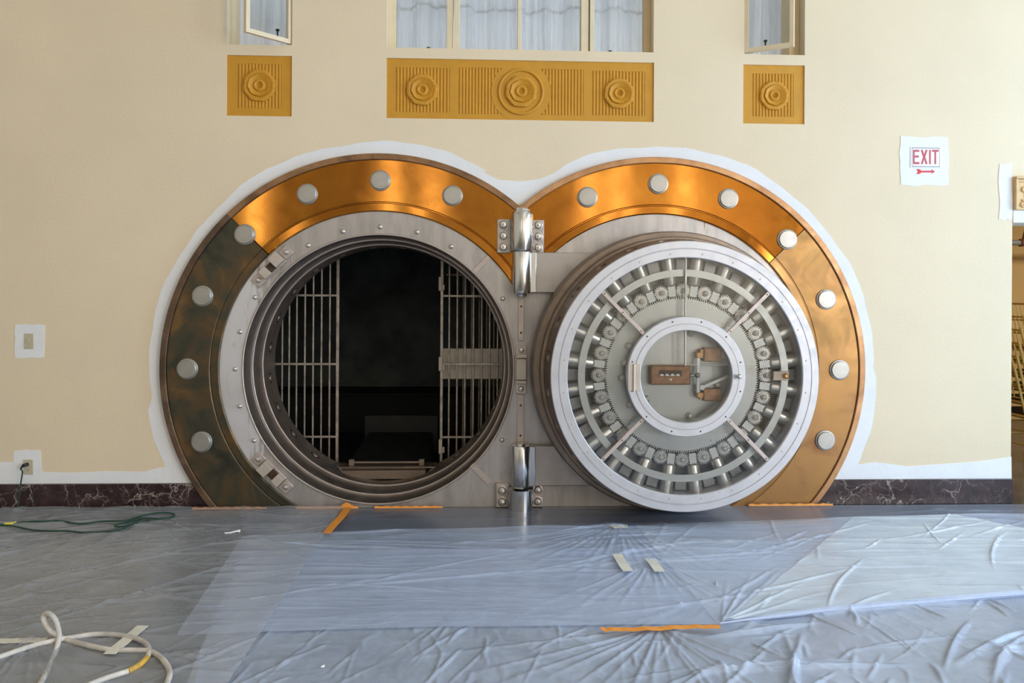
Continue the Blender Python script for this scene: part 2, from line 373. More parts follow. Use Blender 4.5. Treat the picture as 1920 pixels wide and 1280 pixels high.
# ------------------------------------------------------------------ structure: walls, floor, ceiling
def slab_with_holes(x0, x1, z0, z1, y0, y1, holes):
    xs = sorted({x0, x1, *[h[0] for h in holes], *[h[1] for h in holes]}); zs = sorted({z0, z1, *[h[2] for h in holes], *[h[3] for h in holes]})
    ins = lambda x, z: not (x0 < x < x1 and z0 < z < z1) or any(h[0] < x < h[1] and h[2] < z < h[3] for h in holes)
    vs, fs, idx = [], [], {}
    def V(x, y, z):
        k = (round(x, 5), round(y, 5), round(z, 5))
        if k not in idx: idx[k] = len(vs); vs.append(k)
        return idx[k]
    e = 1e-4
    for i in range(len(xs)-1):
        for j in range(len(zs)-1):
            a, b, c, d = xs[i], xs[i+1], zs[j], zs[j+1]; mx, mz = (a+b)/2, (c+d)/2
            if ins(mx, mz): continue
            fs.append((V(a, y0, c), V(b, y0, c), V(b, y0, d), V(a, y0, d))); fs.append((V(a, y1, c), V(a, y1, d), V(b, y1, d), V(b, y1, c)))
            if ins(a-e, mz): fs.append((V(a, y0, c), V(a, y0, d), V(a, y1, d), V(a, y1, c)))
            if ins(b+e, mz): fs.append((V(b, y0, c), V(b, y1, c), V(b, y1, d), V(b, y0, d)))
            if ins(mx, c-e): fs.append((V(a, y0, c), V(a, y1, c), V(b, y1, c), V(b, y0, c)))
            if ins(mx, d+e): fs.append((V(a, y0, d), V(b, y0, d), V(b, y1, d), V(a, y1, d)))
    mb = MB(); mb.add(vs, fs); return mb
PANELS = [(WL, WR_), (WC0, WC1+0.004), (WS0-0.004, WS1)]
holes = [(a, b, PZ0, PZ1) for a, b in PANELS] + [(WL, WR_, SILL, WTOP), (WC0, WC1, SILL, WTOP), (WS0, WS1, SILL, WTOP), (-1.8, 0.33, 0.0, 2.09), (EDGE, OPEN_X1, 0, OPEN_Z)]
wall = struct('wall_back', slab_with_holes(HX0, HX1, 0, HZ1, 0, T, holes), 'wall_paint', label='cream painted wall around the vault with fresh white primer patches')
struct('floor', MB().box(HX0, HX1, HY0, 6.0, -0.2, 0.0), 'dark_floor', label='dark polished floor under plastic sheeting')
struct('ceiling', MB().box(HX0, HX1, HY0, 0, HZ1, HZ1+0.2), 'hall_ceiling')
struct('wall_left', MB().box(HX0-0.2, HX0, HY0, 0, 0, HZ1), 'hall_plaster')
def wall_along_y(holes):                       # right wall: cut in y,z then swapped to x
    mb = slab_with_holes(HY0, 0, 0, HZ1, HX1, HX1+0.25, holes); mb.v = [Vector((p.y, p.x, p.z)) for p in mb.v]; return mb
struct('wall_right', wall_along_y([(yc-hw, yc+hw, 0.4, 4.8) for yc, hw in RIGHT_WIN]), 'hall_plaster')
struct('wall_rear', slab_with_holes(HX0, HX1, 0, HZ1, HY0-0.25, HY0, [(xc-0.25, xc+0.25, 2.7, 5.9) for xc in REAR_WIN]), 'hall_plaster')
for i, (yc, hw) in enumerate(RIGHT_WIN):
    e = empty(f'window_{4+i}', (HX1+0.05, yc, 0.4)); tag(e, kind='structure')
    mb = MB().box(HX1, HX1+0.08, yc-hw, yc-hw+0.07, 0.4, 4.8).box(HX1, HX1+0.08, yc+hw-0.07, yc+hw, 0.4, 4.8).box(HX1, HX1+0.08, yc-hw, yc+hw, 0.4, 0.47).box(HX1, HX1+0.08, yc-hw, yc+hw, 4.73, 4.8)
    part('frame', mb, 'cream_trim', e); part('mullion', MB().box(HX1, HX1+0.06, yc-0.03, yc+0.03, 0.47, 4.73), 'cream_trim', e)
for i, xc in enumerate(REAR_WIN):
    e = empty(f'window_{7+i}', (xc, HY0-0.05, 2.7)); tag(e, kind='structure')
    mb = MB().box(xc-0.25, xc-0.22, HY0-0.08, HY0, 2.7, 5.9).box(xc+0.22, xc+0.25, HY0-0.08, HY0, 2.7, 5.9).box(xc-0.25, xc+0.25, HY0-0.08, HY0, 4.5, 4.56)
    part('frame', mb, 'cream_trim', e)
# the vault room behind the opening
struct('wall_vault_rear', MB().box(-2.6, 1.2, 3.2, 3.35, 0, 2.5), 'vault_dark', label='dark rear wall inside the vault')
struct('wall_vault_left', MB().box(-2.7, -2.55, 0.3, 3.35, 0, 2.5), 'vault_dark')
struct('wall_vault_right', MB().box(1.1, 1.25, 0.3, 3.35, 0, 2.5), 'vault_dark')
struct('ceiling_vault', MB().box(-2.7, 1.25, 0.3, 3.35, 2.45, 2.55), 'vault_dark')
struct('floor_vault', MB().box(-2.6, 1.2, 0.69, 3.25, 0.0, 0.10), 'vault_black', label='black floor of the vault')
# upper room behind the windows
struct('wall_upper_rear', MB().box(-3.0, 4.0, 2.8, 2.95, 3.2, 5.3), 'white_plaster')
struct('floor_upper', MB().box(-3.0, 4.0, T, 2.9, 3.2, 3.35), 'white_plaster')
struct('ceiling_upper', MB().box(-3.0, 4.0, T, 2.95, 5.2, 5.3), 'white_plaster')
# side room seen past the wall end
struct('wall_side_room', MB().box(EDGE-0.4, 10.0, 4.0, 4.15, 0, 3.6), 'tan_wall', label='tan wall of the room beyond the opening')
struct('ceiling_side_room', MB().box(EDGE-0.4, 10.0, T, 4.15, 3.6, 3.7), 'tan_wall')
struct('wall_side_left', MB().box(EDGE-0.5, EDGE-0.35, T, 4.15, 0, 3.6), 'tan_wall')
struct('wall_side_right', MB().box(9.9, 10.05, T, 4.15, 0, 3.6), 'tan_wall')

# baseboards
struct('baseboard_left', MB().box(HX0, -1.99, -0.026, 0, 0, 0.185), 'marble', label='dark red-black veined marble baseboard left of the vault', bevel=0.003)
struct('baseboard_right', MB().box(2.64, EDGE, -0.026, 0, 0, 0.190), 'marble', label='dark veined marble baseboard between vault and doorway', bevel=0.003)

# fresh primer patches on the wall (brushed paint, a millimetre thick)
PRY = [-0.0010]
def primer(poly):
    PRY[0] -= 0.0005; y = PRY[0]
    return primer_at(poly, y)
def primer_at(poly, y): part('primer_patch', MB().prism(poly, y, 0.0005), 'primer', wall, label='rough patch of fresh white primer')
def wob(a, k, amp): return amp*(math.sin(a*k+1.3) + 0.6*math.sin(a*k*2.3+0.4) + 0.4*math.sin(a*k*5.1))
def rough_rect(u0, v0, u1, v1, amp=2.0, n=7, rnd=8, seed=1):
    rr = random.Random(seed); pts = []
    for (a, b) in (((u0, v0), (u1, v0)), ((u1, v0), (u1, v1)), ((u1, v1), (u0, v1)), ((u0, v1), (u0, v0))):
        for i in range(n):
            t = (i + (0.15 if i == 0 else 0))/n
            pts.append((a[0]+(b[0]-a[0])*t + rr.uniform(-amp, amp), a[1]+(b[1]-a[1])*t + rr.uniform(-amp, amp)))
    return [px(*p) for p in pts]
outer = []
for i in range(61):                                    # left arc, from the baseboard up to the valley
    a = math.radians(213 - (213-62)*i/60); r = RO + 0.095 + wob(a, 9, 0.008) + (0.03 if a > 3.3 else 0)
    outer.append((CLX+r*math.cos(a), CZ+r*math.sin(a)))
for u, v in ((905, 322), (935, 337), (975, 340), (1010, 336), (1040, 324)): outer.append(px(u, v))
for i in range(61):
    a = math.radians(114 - (114+31)*i/60); r = RO + 0.092 + wob(a+2, 8, 0.008) + (0.03 if a < 0 else 0)
    outer.append((CRX+r*math.cos(a), CZ+r*math.sin(a)))
inner = []
for i in range(50):
    a = math.radians(-31 + (31+128)*i/49); inner.append((CRX+(RO-0.03)*math.cos(a), CZ+(RO-0.03)*math.sin(a)))
for i in range(50):
    a = math.radians(52 + (213-52)*i/49); inner.append((CLX+(RO-0.03)*math.cos(a), CZ+(RO-0.03)*math.sin(a)))
primer(outer + inner)
primer([px(*p) for p in ((-20, 866), (25, 866), (26, 845), (50, 843), (76, 844), (79, 884), (130, 886), (200, 883), (270, 884), (300, 876), (345, 872), (362, 907), (-20, 907))])
primer([px(*p) for p in ((1560, 868), (1600, 872), (1640, 866), (1700, 874), (1760, 870), (1820, 866), (1870, 860), (1896, 856), (1896.5, 898), (1560, 898))])
primer(rough_rect(28, 608, 83, 671, 1.2, 5, seed=3)); primer(rough_rect(1687, 257, 1778, 348, 2.0, 6, seed=4)); primer(rough_rect(1873, 306, 1897, 411, 2.0, 6, seed=5))

# ------------------------------------------------------------------ windows over the panels
def window(n, x0, x1, label):
    e = empty(f'window_{n}', (x0, 0.1, SILL)); tag(e, label, None, None, 'structure'); return e
def vbar(e, name, x0, x1, y0, y1, mat='cream_trim', z0=SILL, z1=WTOP): return part(name, MB().box(x0, x1, y0, y1, z0, z1), mat, e, 0.003)
YG = 0.12
def sash(e, p0, p1, z0, z1, knob_t):
    # a glazed casement leaf from hinge p0 to free edge p1 (x, y)
    a = Vector((p0[0], p0[1], 0)); b = Vector((p1[0], p1[1], 0)); d = (b-a); w = d.length; d.normalize(); nrm = Vector((-d.y, d.x, 0))
    M = Matrix(((d.x, nrm.x, 0, a.x), (d.y, nrm.y, 0, a.y), (0, 0, 1, 0), (0, 0, 0, 1)))
    s = part('sash', MB().box(0, 0.032, -0.016, 0.016, z0, z1, M).box(w-0.032, w, -0.016, 0.016, z0, z1, M).box(0.032, w-0.032, -0.016, 0.016, z0, z0+0.034, M).box(0.032, w-0.032, -0.016, 0.016, z1-0.034, z1, M), 'cream_trim', e, 0.002)
    part('pane', MB().box(0.03, w-0.03, -0.002, 0.002, z0+0.03, z1-0.03, M), 'window_glass', s)
    k = M @ Vector((w*knob_t, 0.012, z0+0.05)); part('knob', MB().turn([(0.0, 0.036), (0.012, 0.034), (0.016, 0.026), (0.008, 0.018), (0.005, -0.02)], k, 'z', 10), 'knob_dark', s)
w1 = window(1, WL, WR_, 'left casement window standing open above the small ochre panel')
vbar(w1, 'frame', WL, WL+0.03, YG-0.03, YG+0.12); vbar(w1, 'frame', WR_-0.02, WR_, YG-0.03, YG+0.03)
part('sill', MB().box(WL, WR_, 0.003, T, SILL-0.03, SILL+0.004), 'cream_trim', w1)
fe = P(459, 67, -0.25); sash(w1, (WR_-0.015, 0.03), (fe.x, -0.25), 3.492, WTOP-0.05, 0.32)
w3 = window(3, WS0, WS1, 'right casement window standing open above the small ochre panel')
vbar(w3, 'frame', WS1-0.085, WS1, YG-0.02, YG+0.15, 'cream_trim_shaded'); vbar(w3, 'frame', WS0, WS0+0.02, YG-0.03, YG+0.03)
part('sill', MB().box(WS0, WS1, 0.003, T, SILL-0.03, SILL+0.004), 'cream_trim', w3)
fe = P(1489, 91, -0.16); sash(w3, (WS0+0.015, 0.03), (fe.x, -0.16), 3.492, WTOP-0.05, 0.42)
w2 = window(2, WC0, WC1, 'wide four-pane window with sheer curtains over the long panel')
part('sill', MB().box(WC0, WC1, 0.003, T, SILL-0.03, SILL+0.003), 'cream_trim', w2)
def gx(u): return P(u, 60, YG).x
vbar(w2, 'frame', WC0, gx(743), YG-0.02, YG+0.05); vbar(w2, 'frame', gx(1206), WC1, YG-0.02, YG+0.05, 'cream_trim_shaded')
vbar(w2, 'post', gx(838), gx(850), YG-0.05, YG+0.05); vbar(w2, 'post', gx(852), gx(862), YG-0.06, YG+0.05)
vbar(w2, 'mullion', gx(970), gx(977), YG-0.03, YG+0.03); vbar(w2, 'post', gx(1088), gx(1102), YG-0.05, YG+0.05); vbar(w2, 'post', gx(1104), gx(1112), YG-0.06, YG+0.05)
for u0, u1 in ((743, 838), (862, 970), (977, 1088), (1112, 1206)):
    part('pane', MB().box(gx(u0), gx(u1), YG-0.002, YG+0.002, SILL, WTOP), 'window_glass', w2)
for u in (804, 1143): part('latch', MB().turn([(0.0, 0.03), (0.014, 0.026), (0.012, 0.012), (0.004, 0.0)], (gx(u), YG-0.03, SILL+0.01), 'z', 8), 'knob_dark', w2)
for a, b in ((WL, WR_), (WC0, WC1), (WS0, WS1)):                  # window openings, nothing built here
    pass
def curtain(x0, x1, y, label, seed, hem):
    rr = random.Random(seed); n = max(24, int((x1-x0)/0.006)); ph = [rr.uniform(0, 6) for _ in range(5)]; vs = []; fs = []; zs = [SILL-0.02, 3.6, 3.75, 3.9, 4.2, WTOP+0.1]
    def yy(x, z):
        q = (z-SILL)*0.03
        return y + 0.030*math.sin(x*30+ph[0]+q*20) + 0.018*math.sin(x*67+ph[1]-q*25) + 0.010*math.sin(x*17+ph[2]) + 0.006*math.sin(x*150+ph[3])
    for z in zs:
        for i in range(n+1): x = x0+(x1-x0)*i/n; vs.append((x, yy(x, z), z))
    for j in range(len(zs)-1):
        for i in range(n): a = j*(n+1)+i; fs.append((a, a+1, a+n+2, a+n+1))
    c = empty('sheer_curtain', ((x0+x1)/2, y, SILL)); tag(c, label, 'curtain', 'sheer curtains behind the upper windows')
    part('cloth', MB().add(vs, fs), 'sheer', c, smooth=80)
    if hem:
        vs = []; fs = []
        for i in range(n+1):
            x = x0+(x1-x0)*i/n; z = hem + 0.018*math.sin(x*9+ph[4]) + 0.010*math.sin(x*25+ph[1])
            vs += [(x, yy(x, z)-0.005, z), (x, yy(x, z)-0.005, z+0.026)]
        for i in range(n): fs.append((2*i, 2*i+2, 2*i+3, 2*i+1))
        part('hem_band', MB().add(vs, fs), 'hem_sheer', c, smooth=80)
curtain(WL-0.03, WR_+0.05, 0.36, 'sheer white curtain behind the left casement window', 1, 0)
hz = P(900, 22, 0.3).z
curtain(gx(735), gx(848), 0.27, 'sheer white curtain behind the leftmost pane of the wide window', 2, hz)
curtain(gx(850), gx(973), 0.27, 'sheer white curtain left of the thin middle mullion', 3, hz)
curtain(gx(974), gx(1100), 0.27, 'sheer white curtain right of the thin middle mullion', 4, hz)
curtain(gx(1102), gx(1212), 0.27, 'sheer white curtain behind the rightmost pane of the wide window', 5, hz)
curtain(WS0-0.05, WS1+0.03, 0.36, 'sheer white curtain behind the right casement window', 6, 0)

# ------------------------------------------------------------------ ochre relief panels under the windows
def rosette(mb, cx, cz, R, y0):
    nr, na = 44, 128; vs = []; fs = []
    def hgt(r, a):
        t = r/R
        lob = 0.93 + 0.07*math.sqrt(abs(math.sin(4*a+0.3))); lob2 = 0.68*(0.94 + 0.06*math.sqrt(abs(math.sin(4*a+1.1))))
        if t > lob: return 0.0
        if t > lob2: s_ = (t-lob2)/(lob-lob2); return 0.006 + 0.017*math.sin(PI*min(1, 0.15+s_*0.6)) + 0.0016*math.sin(56*a)*s_
        if t > 0.38: s_ = (t-0.38)/(lob2-0.38); return 0.014 + 0.017*s_**0.8
        if t > 0.16: s_ = (t-0.16)/0.22; return 0.011 + 0.018*math.sin(PI*(0.1+0.8*s_))
        return 0.008 + 0.012*abs(math.cos(t/0.16*PI)) + 0.002*math.sin(6*a)*t/0.16
    for i in range(nr+1):
        r = R*1.02*i/nr
        for k in range(na): a = 2*PI*k/na; vs.append((cx+r*math.cos(a), y0-hgt(r, a), cz+r*math.sin(a)))
    for i in range(nr):
        for k in range(na): fs.append((i*na+k, i*na+(k+1) % na, (i+1)*na+(k+1) % na, (i+1)*na+k))
    mb.add(vs, fs)
Y_BACK = 0.012                                    # panel face, a little behind the wall face
def flutes(mb, x0, x1, z0, z1, n, clip=None):
    w = (x1-x0)/n
    for i in range(n):
        c = x0+(i+0.5)*w; spans = [(z0, z1)]
        if clip:
            cx, cz, r = clip
            if abs(c-cx) < r:
                hh = math.sqrt(r*r-(c-cx)**2); spans = [(z0, cz-hh), (cz+hh, z1)]
        for a, b in spans:
            if b-a < 0.004: continue
            pr = [(-w*0.46, 0), (-w*0.3, 0.006), (0, 0.0085), (w*0.3, 0.006), (w*0.46, 0)]
            vs = [(c+dx, Y_BACK+0.006-dy, z) for z in (a, b) for dx, dy in pr]
            mb.add(vs, [(k, k+1, 5+k+1, 5+k) for k in range(4)] + [(0, 1, 2, 3, 4), (9, 8, 7, 6, 5)])
def panel(name, x0, x1, fields, label):
    e = empty(name, ((x0+x1)/2, Y_BACK, PZ0)); tag(e, label, 'relief panel', 'ochre relief panels under the windows')
    fr = [(f[0], f[1], f[2], f[3]) for f in fields]
    mb = slab_with_holes(x0, x1, PZ0, PZ1, Y_BACK, Y_BACK+0.05, fr); part('face', mb, 'ochre', e)
    for f in fields:
        part('field', MB().box(f[0], f[1], Y_BACK+0.006, Y_BACK+0.03, f[2], f[3]), 'ochre', e)
        halves = [(f[0], f[1], f[4])] if len(f) == 5 else [(f[0], f[5][0]-0.5*(f[1]-f[0])/f[4], f[4]//2), (f[5][0]+0.5*(f[1]-f[0])/f[4], f[1], f[4]//2)]
        for h0, h1, n in halves:
            mb = MB(); flutes(mb, h0, h1, f[2], f[3], n, f[5] if len(f) > 5 else None); part('fluting', mb, 'ochre', e)['kind'] = 'stuff'
    return e
def fld(u0, v0, u1, v1, n, clip=None):
    a = P(u0, v1); b = P(u1, v0); return (a.x, b.x, a.z, b.z, n) + ((clip,) if clip else ())
def ros(e, u, v, rpx):
    p = P(u, v); mb = MB(); rosette(mb, p.x, p.z, rpx*0.00407, Y_BACK+0.004); part('rosette', mb, 'ochre', e)
e = panel('relief_panel', WL, WR_, [fld(445, 119.5, 527, 201.5, 13)], 'small square ochre relief panel with rosette under the left casement window'); ros(e, 486, 160, 30)
c = P(977, 171.5)
e = panel('relief_panel', WC0, WC1+0.004, [fld(742, 127, 843, 209, 16), fld(860, 129.5, 1094.5, 212.5, 39, (c.x, c.z, 56*0.00407)), fld(1111, 133.5, 1210, 215, 16)], 'long ochre relief panel with three rosettes under the wide window')
ros(e, 791.5, 168, 29.5); ros(e, 1161, 175, 29)
part('medallion', MB().turn([(0.0, Y_BACK-0.002), (56*0.00407, Y_BACK-0.002), (56.5*0.00407, Y_BACK+0.01)], (c.x, 0, c.z), 'y', 64), 'ochre', e)
part('medallion_ring', MB().turn([((41+3.0*math.cos(t))*0.00407, Y_BACK-0.004-0.012*math.sin(t)) for t in [PI*i/8 for i in range(9)]], (c.x, 0, c.z), 'y', 72), 'ochre', e)
mb = MB(); rosette(mb, c.x, c.z, 30*0.00407, Y_BACK-0.003); part('rosette', mb, 'ochre', e)
e = panel('relief_panel', WS0-0.004, WS1, [fld(1412, 138, 1489, 217.5, 13)], 'small square ochre relief panel with rosette under the right casement window'); ros(e, 1452, 179, 28)

# ------------------------------------------------------------------ vault frame
VF = empty('vault_frame', (MIDX, 0, 0)); tag(VF, 'double round brass and steel vault frame set in the cream wall', 'vault frame')
def floor_angle(r, side):                      # angle where a circle of radius r about z=CZ meets the floor
    a = math.asin(-CZ/r) if r > CZ else -PI/2
    return (PI - a) if side < 0 else a
def mid_angle(r, side):
    d = abs(MIDX-CLX)
    if r <= d: return 0.0 if side < 0 else PI
    a = math.acos(d/r); return a if side < 0 else PI-a
def ring_strip(prof, side, t0, t1, n=96):
    # radial profile [(r, y)] swept from the floor (t=0) to the meeting line of the two surrounds (t=1)
    cx = CLX if side < 0 else CRX; vs = []; fs = []; k = len(prof)
    for i in range(n+1):
        t = t0+(t1-t0)*i/n
        for r, y in prof:
            a = floor_angle(r, side)*(1-t) + mid_angle(r, side)*t
            vs.append((cx+r*math.cos(a), y, max(0.0, CZ+r*math.sin(a))))
    for i in range(n):
        for j in range(k-1): a = i*k+j; fs.append((a, a+1, a+k+1, a+k))
    return MB().add(vs, fs)
rimp = [(1.625, 0.0), (1.625, -0.040), (1.620, -0.046), (1.583, -0.046), (1.578, -0.040), (1.578, -0.030)]
bandp = [(1.580, -0.028), (1.572, -0.028), (1.570, -0.036), (1.264, -0.036), (1.258, -0.032), (1.253, -0.032), (1.247, -0.040), (1.196, -0.043), (1.188, -0.038), (1.186, -0.010)]
def t_of(side, deg):                            # sweep parameter of an angle, at mid radius
    r = 1.42; a0, a1 = floor_angle(r, side), mid_angle(r, side); return (math.radians(deg)-a0)/(a1-a0)
tl, tr_ = t_of(-1, 134.3), t_of(1, 43.5)
part('surround_rim', ring_strip(rimp, -1, 0, tl), 'brass_edge_dark', VF, smooth=12, label='brown weathered outer rim'); part('surround_rim', ring_strip(rimp, -1, tl, 1), 'brass_edge', VF, smooth=12)
part('surround_rim', ring_strip(rimp, 1, 0, 1), 'brass_edge_bright', VF, smooth=12)
part('surround_plate', ring_strip(bandp, -1, 0, tl-0.0008), 'brass_patina', VF, smooth=12, label='blackened green-brown brass plate')
part('surround_plate', ring_strip(bandp, -1, tl+0.0008, 1), 'brass_polished', VF, smooth=12, label='polished orange brass plate')
part('surround_plate', ring_strip(bandp, 1, 0, tr_-0.0008), 'brass_matte', VF, smooth=12, label='dull golden brass plate')
part('surround_plate', ring_strip(bandp, 1, tr_+0.0008, 1), 'brass_polished', VF, smooth=12, label='polished orange brass plate')
# steel facing plates
def arc(cx, r, a0, a1, n): return [(cx+r*math.cos(a0+(a1-a0)*i/n), max(0.0, CZ+r*math.sin(a0+(a1-a0)*i/n))) for i in range(n+1)]
RS = RI-0.001
pl = arc(CLX, RS, floor_angle(RS, -1), mid_angle(RS, -1), 80) + [(MIDX, 0.0)]
hole = [(CLX+RT*math.cos(2*PI*i/120), CZ+RT*math.sin(2*PI*i/120)) for i in range(120)]
part('face_plate', MB().prism(pl, -0.028, 0.0, [hole]), 'plate_smeared', VF, label='scuffed grey steel plate around the opening')
pr = [(MIDX+0.001, 0.0)] + list(reversed(arc(CRX, RS, floor_angle(RS, 1), mid_angle(RS, 1), 80)))
pr = [(max(x, MIDX+0.001), z) for x, z in pr]
part('face_plate', MB().prism(pr, -0.026, 0.0), 'plate_steel', VF, label='plain grey steel plate behind the open door')
# stepped round tunnel
tun = [(1.024, -0.034), (1.012, -0.034), (1.008, -0.02), (0.998, 0.115), (0.990, 0.125), (0.984, 0.128), (0.980, 0.136), (0.974, 0.30), (0.964, 0.315), (0.957, 0.318), (0.953, 0.328), (0.952, 0.67), (0.965, 0.69), (1.06, 0.69), (1.06, -0.0)]
part('tunnel', MB().turn(tun, (CLX, 0, CZ), 'y', 128), 'tunnel_steel', VF, label='dark stepped steel lining of the opening', smooth=28)
for r, y in ((1.016, -0.034), (0.986, 0.126), (0.960, 0.316)):
    part('step_edge', MB().turn([(r+0.007*math.cos(t), y-0.007*math.sin(t)) for t in [2*PI*i/10 for i in range(11)]], (CLX, 0, CZ), 'y', 128), 'strap_steel', VF)
for k in range(24):                             # bolt sockets inside the tunnel: flat discs, the dark of the holes painted in
    a = 2*PI*(k+0.5)/24; d = Vector((math.cos(a), 0, math.sin(a))); q = Vector((CLX, 0.50, CZ))
    o = part('bolt_socket', MB().rod(q+d*0.950, q+d*0.956, 0.046, 0.046, 18), 'hole_dark', VF)
    part('socket_plug', MB().rod(q+d*0.9485, q+d*0.956, 0.026, 0.03, 14), 'rivet_steel', o)
part('threshold', MB().box(CLX-0.36, CLX+0.32, 0.45, 0.70, 0.10, 0.17).box(CLX-0.44, CLX+0.40, 0.52, 0.70, 0.17, 0.185), 'flange_steel', VF, 0.004)
th = part('threshold_bar', MB().rod((CLX-0.30, 0.60, 0.205), (CLX+0.28, 0.60, 0.205), 0.012), 'flange_steel', VF)
for dx in (-0.30, 0.28): part('lug', MB().box(CLX+dx-0.022, CLX+dx+0.022, 0.58, 0.62, 0.18, 0.232), 'bar_rust', th, 0.004)
# studs on the brass
sp = [(0.0, -0.026), (0.030, -0.026), (0.064, -0.0255), (0.068, -0.021), (0.069, -0.012), (0.075, -0.011), (0.079, -0.006), (0.079, 0.0)]
stud = mesh('stud', MB().turn(sp, (0, 0, 0), 'y', 40), 'stud_steel')
for side, cx, degs in ((-1, CLX, (67.5, 90, 112.5, 135, 157.5, 180, 202.5)), (1, CRX, (112.5, 90, 67.5, 45, 22.5, 0, -22.5))):
    for d in degs:
        a = math.radians(d); obj('stud', stud, VF, Vector((cx+1.42*math.cos(a), -0.036, CZ+1.42*math.sin(a))) - VF.location)
# rivets on the steel ring
rv = mesh('rivet', MB().turn([(0.019, 0.0), (0.0185, -0.006), (0.015, -0.014), (0.008, -0.019), (0.0, -0.020)], (0, 0, 0), 'y', 16), 'rivet_steel', 60)
for d in (90, 75, 60, 105, 120, 150, 165, 180, 195, 210, 30, -30):
    a = math.radians(d); obj('rivet', rv, VF, Vector((CLX+1.072*math.cos(a), -0.028, CZ+1.072*math.sin(a))) - VF.location)
# latches on the ring, cover straps between them
def local(a, r): # frame at angle a on the left ring: x tangential, y out of the wall, z radial
    t = Vector((-math.sin(a), 0, math.cos(a))); n = Vector((math.cos(a), 0, math.sin(a))); c_ = Vector((CLX, -0.028, CZ)) + n*r
    return Matrix(((t.x, 0, n.x, c_.x), (0, 1, 0, c_.y), (t.z, 0, n.z, c_.z), (0, 0, 0, 1)))
def latch(deg, r, kind):
    M = local(math.radians(deg), r)
    o = part('latch', MB().box(-0.185, -0.105, -0.018, 0, -0.042, 0.042, M).box(0.105, 0.185, -0.018, 0, -0.042, 0.042, M).box(-0.105, 0.105, -0.012, 0, -0.046, 0.046, M), 'strap_steel', VF, 0.004)
    for s in (-1, 1):
        c_ = M @ Vector((0.147*s, -0.018, 0)); q = MB().turn([(0.021, 0.0), (0.021, -0.008), (0.015, -0.018), (0.0, -0.022)], c_, 'y', 14); part('rivet', q, 'rivet_steel', o)
    if kind == 'closed':
        part('keeper', MB().box(-0.075, 0.085, -0.058, -0.012, -0.038, 0.038, M), 'latch_steel', o, 0.004)
        part('cap', MB().box(0.090, 0.118, -0.07, -0.012, -0.040, 0.040, M), 'latch_steel', o, 0.003); part('cap', MB().box(-0.104, -0.080, -0.066, -0.012, -0.038, 0.038, M), 'latch_steel', o, 0.003)
    else:
        part('keeper', MB().box(-0.100, -0.018, -0.075, -0.012, -0.036, 0.052, M), 'latch_steel', o, 0.003)
        part('keeper', MB().box(0.036, 0.100, -0.068, -0.012, -0.040, 0.036, M), 'latch_steel', o, 0.003)
        part('notch_block', MB().box(-0.02, 0.04, -0.040, -0.012, -0.030, 0.030, M), 'hole_dark', o, 0.002)  # dark block filling the notch between the keepers
latch(136, 1.108, 'open'); latch(224.5, 1.108, 'open'); latch(0, 1.070, 'closed')
for deg in (46, -46):
    M = local(math.radians(deg), 1.105); L2 = 0.082 if deg > 0 else 0.10
    st = part('strap', MB().box(-0.020, 0.020, -0.008, 0, -L2, L2, M), 'strap_steel', VF, 0.002)
    for s in (-0.06, 0.06): part('screw', MB().turn([(0.007, 0), (0.006, -0.003), (0, -0.004)], M @ Vector((0, -0.008, s)), 'y', 10), 'rivet_steel', st)
for z0, z1, w in ((1.26, 1.60, 0.022), (0.48, 0.85, 0.026)):
    st = part('strap', MB().box(0.337-w, 0.337+w, -0.040, -0.027, z0, z1), 'strap_steel', VF, 0.003)
    for z in (z0+0.06, z1-0.08): part('screw', MB().turn([(0.008, 0), (0.007, -0.003), (0, -0.004)], (0.337, -0.040, z), 'y', 10), 'hole_dark', st)
# fixed hinge knuckles, brackets and hex bolts
HX, HY = 0.336, -0.115
part('hinge_knuckle', MB().turn([(0.0, 2.262), (0.045, 2.258), (0.058, 2.247), (0.060, 2.236), (0.076, 2.226), (0.083, 2.205), (0.083, 1.945), (0.079, 1.936), (0.0, 1.936)], (HX, HY, 0), 'z', 40), 'polished_steel', VF, label='shiny steel upper hinge barrel')
part('hinge_knuckle', MB().turn([(0.0, 0.158), (0.092, 0.156), (0.092, 0.0)], (HX, HY, 0), 'z', 40), 'polished_steel', VF)
hexm = mesh('hex_bolt', MB().turn([(0.034, 0.0), (0.034, -0.004), (0.030, -0.005)], (0, 0, 0), 'y', 24).turn([(0.028, -0.004), (0.028, -0.022), (0.023, -0.028), (0.011, -0.029), (0.011, -0.040), (0.0, -0.043)], (0, 0, 0), 'y', 6), 'rivet_steel', 25)
def bracket(u0, v0, u1, v1, bolts, mat='arm_steel'):
    a = P(u0, v1, -0.05); b = P(u1, v0, -0.05)
    o = part('hinge_bracket', MB().box(a.x, b.x, -0.066, -0.026, max(a.z, 0.0), b.z), mat, VF, 0.004)
    for u, v in bolts:
        p = P(u, v, -0.066); obj('hex_bolt', hexm, o, Vector((p.x, -0.066, p.z)) - VF.location, (0, random.uniform(0, 1), 0))
bracket(932, 411, 958, 474, [(944, 421), (944, 442), (944, 463)]); bracket(996, 412.5, 1020, 474, [(1009, 422), (1009, 443), (1009, 464)])
bracket(930, 905, 954, 950, [(941.5, 918.5), (941.5, 939)], 'strap_steel'); bracket(998, 905, 1018, 949, [(1008.5, 917), (1008.5, 938.5)], 'strap_steel')

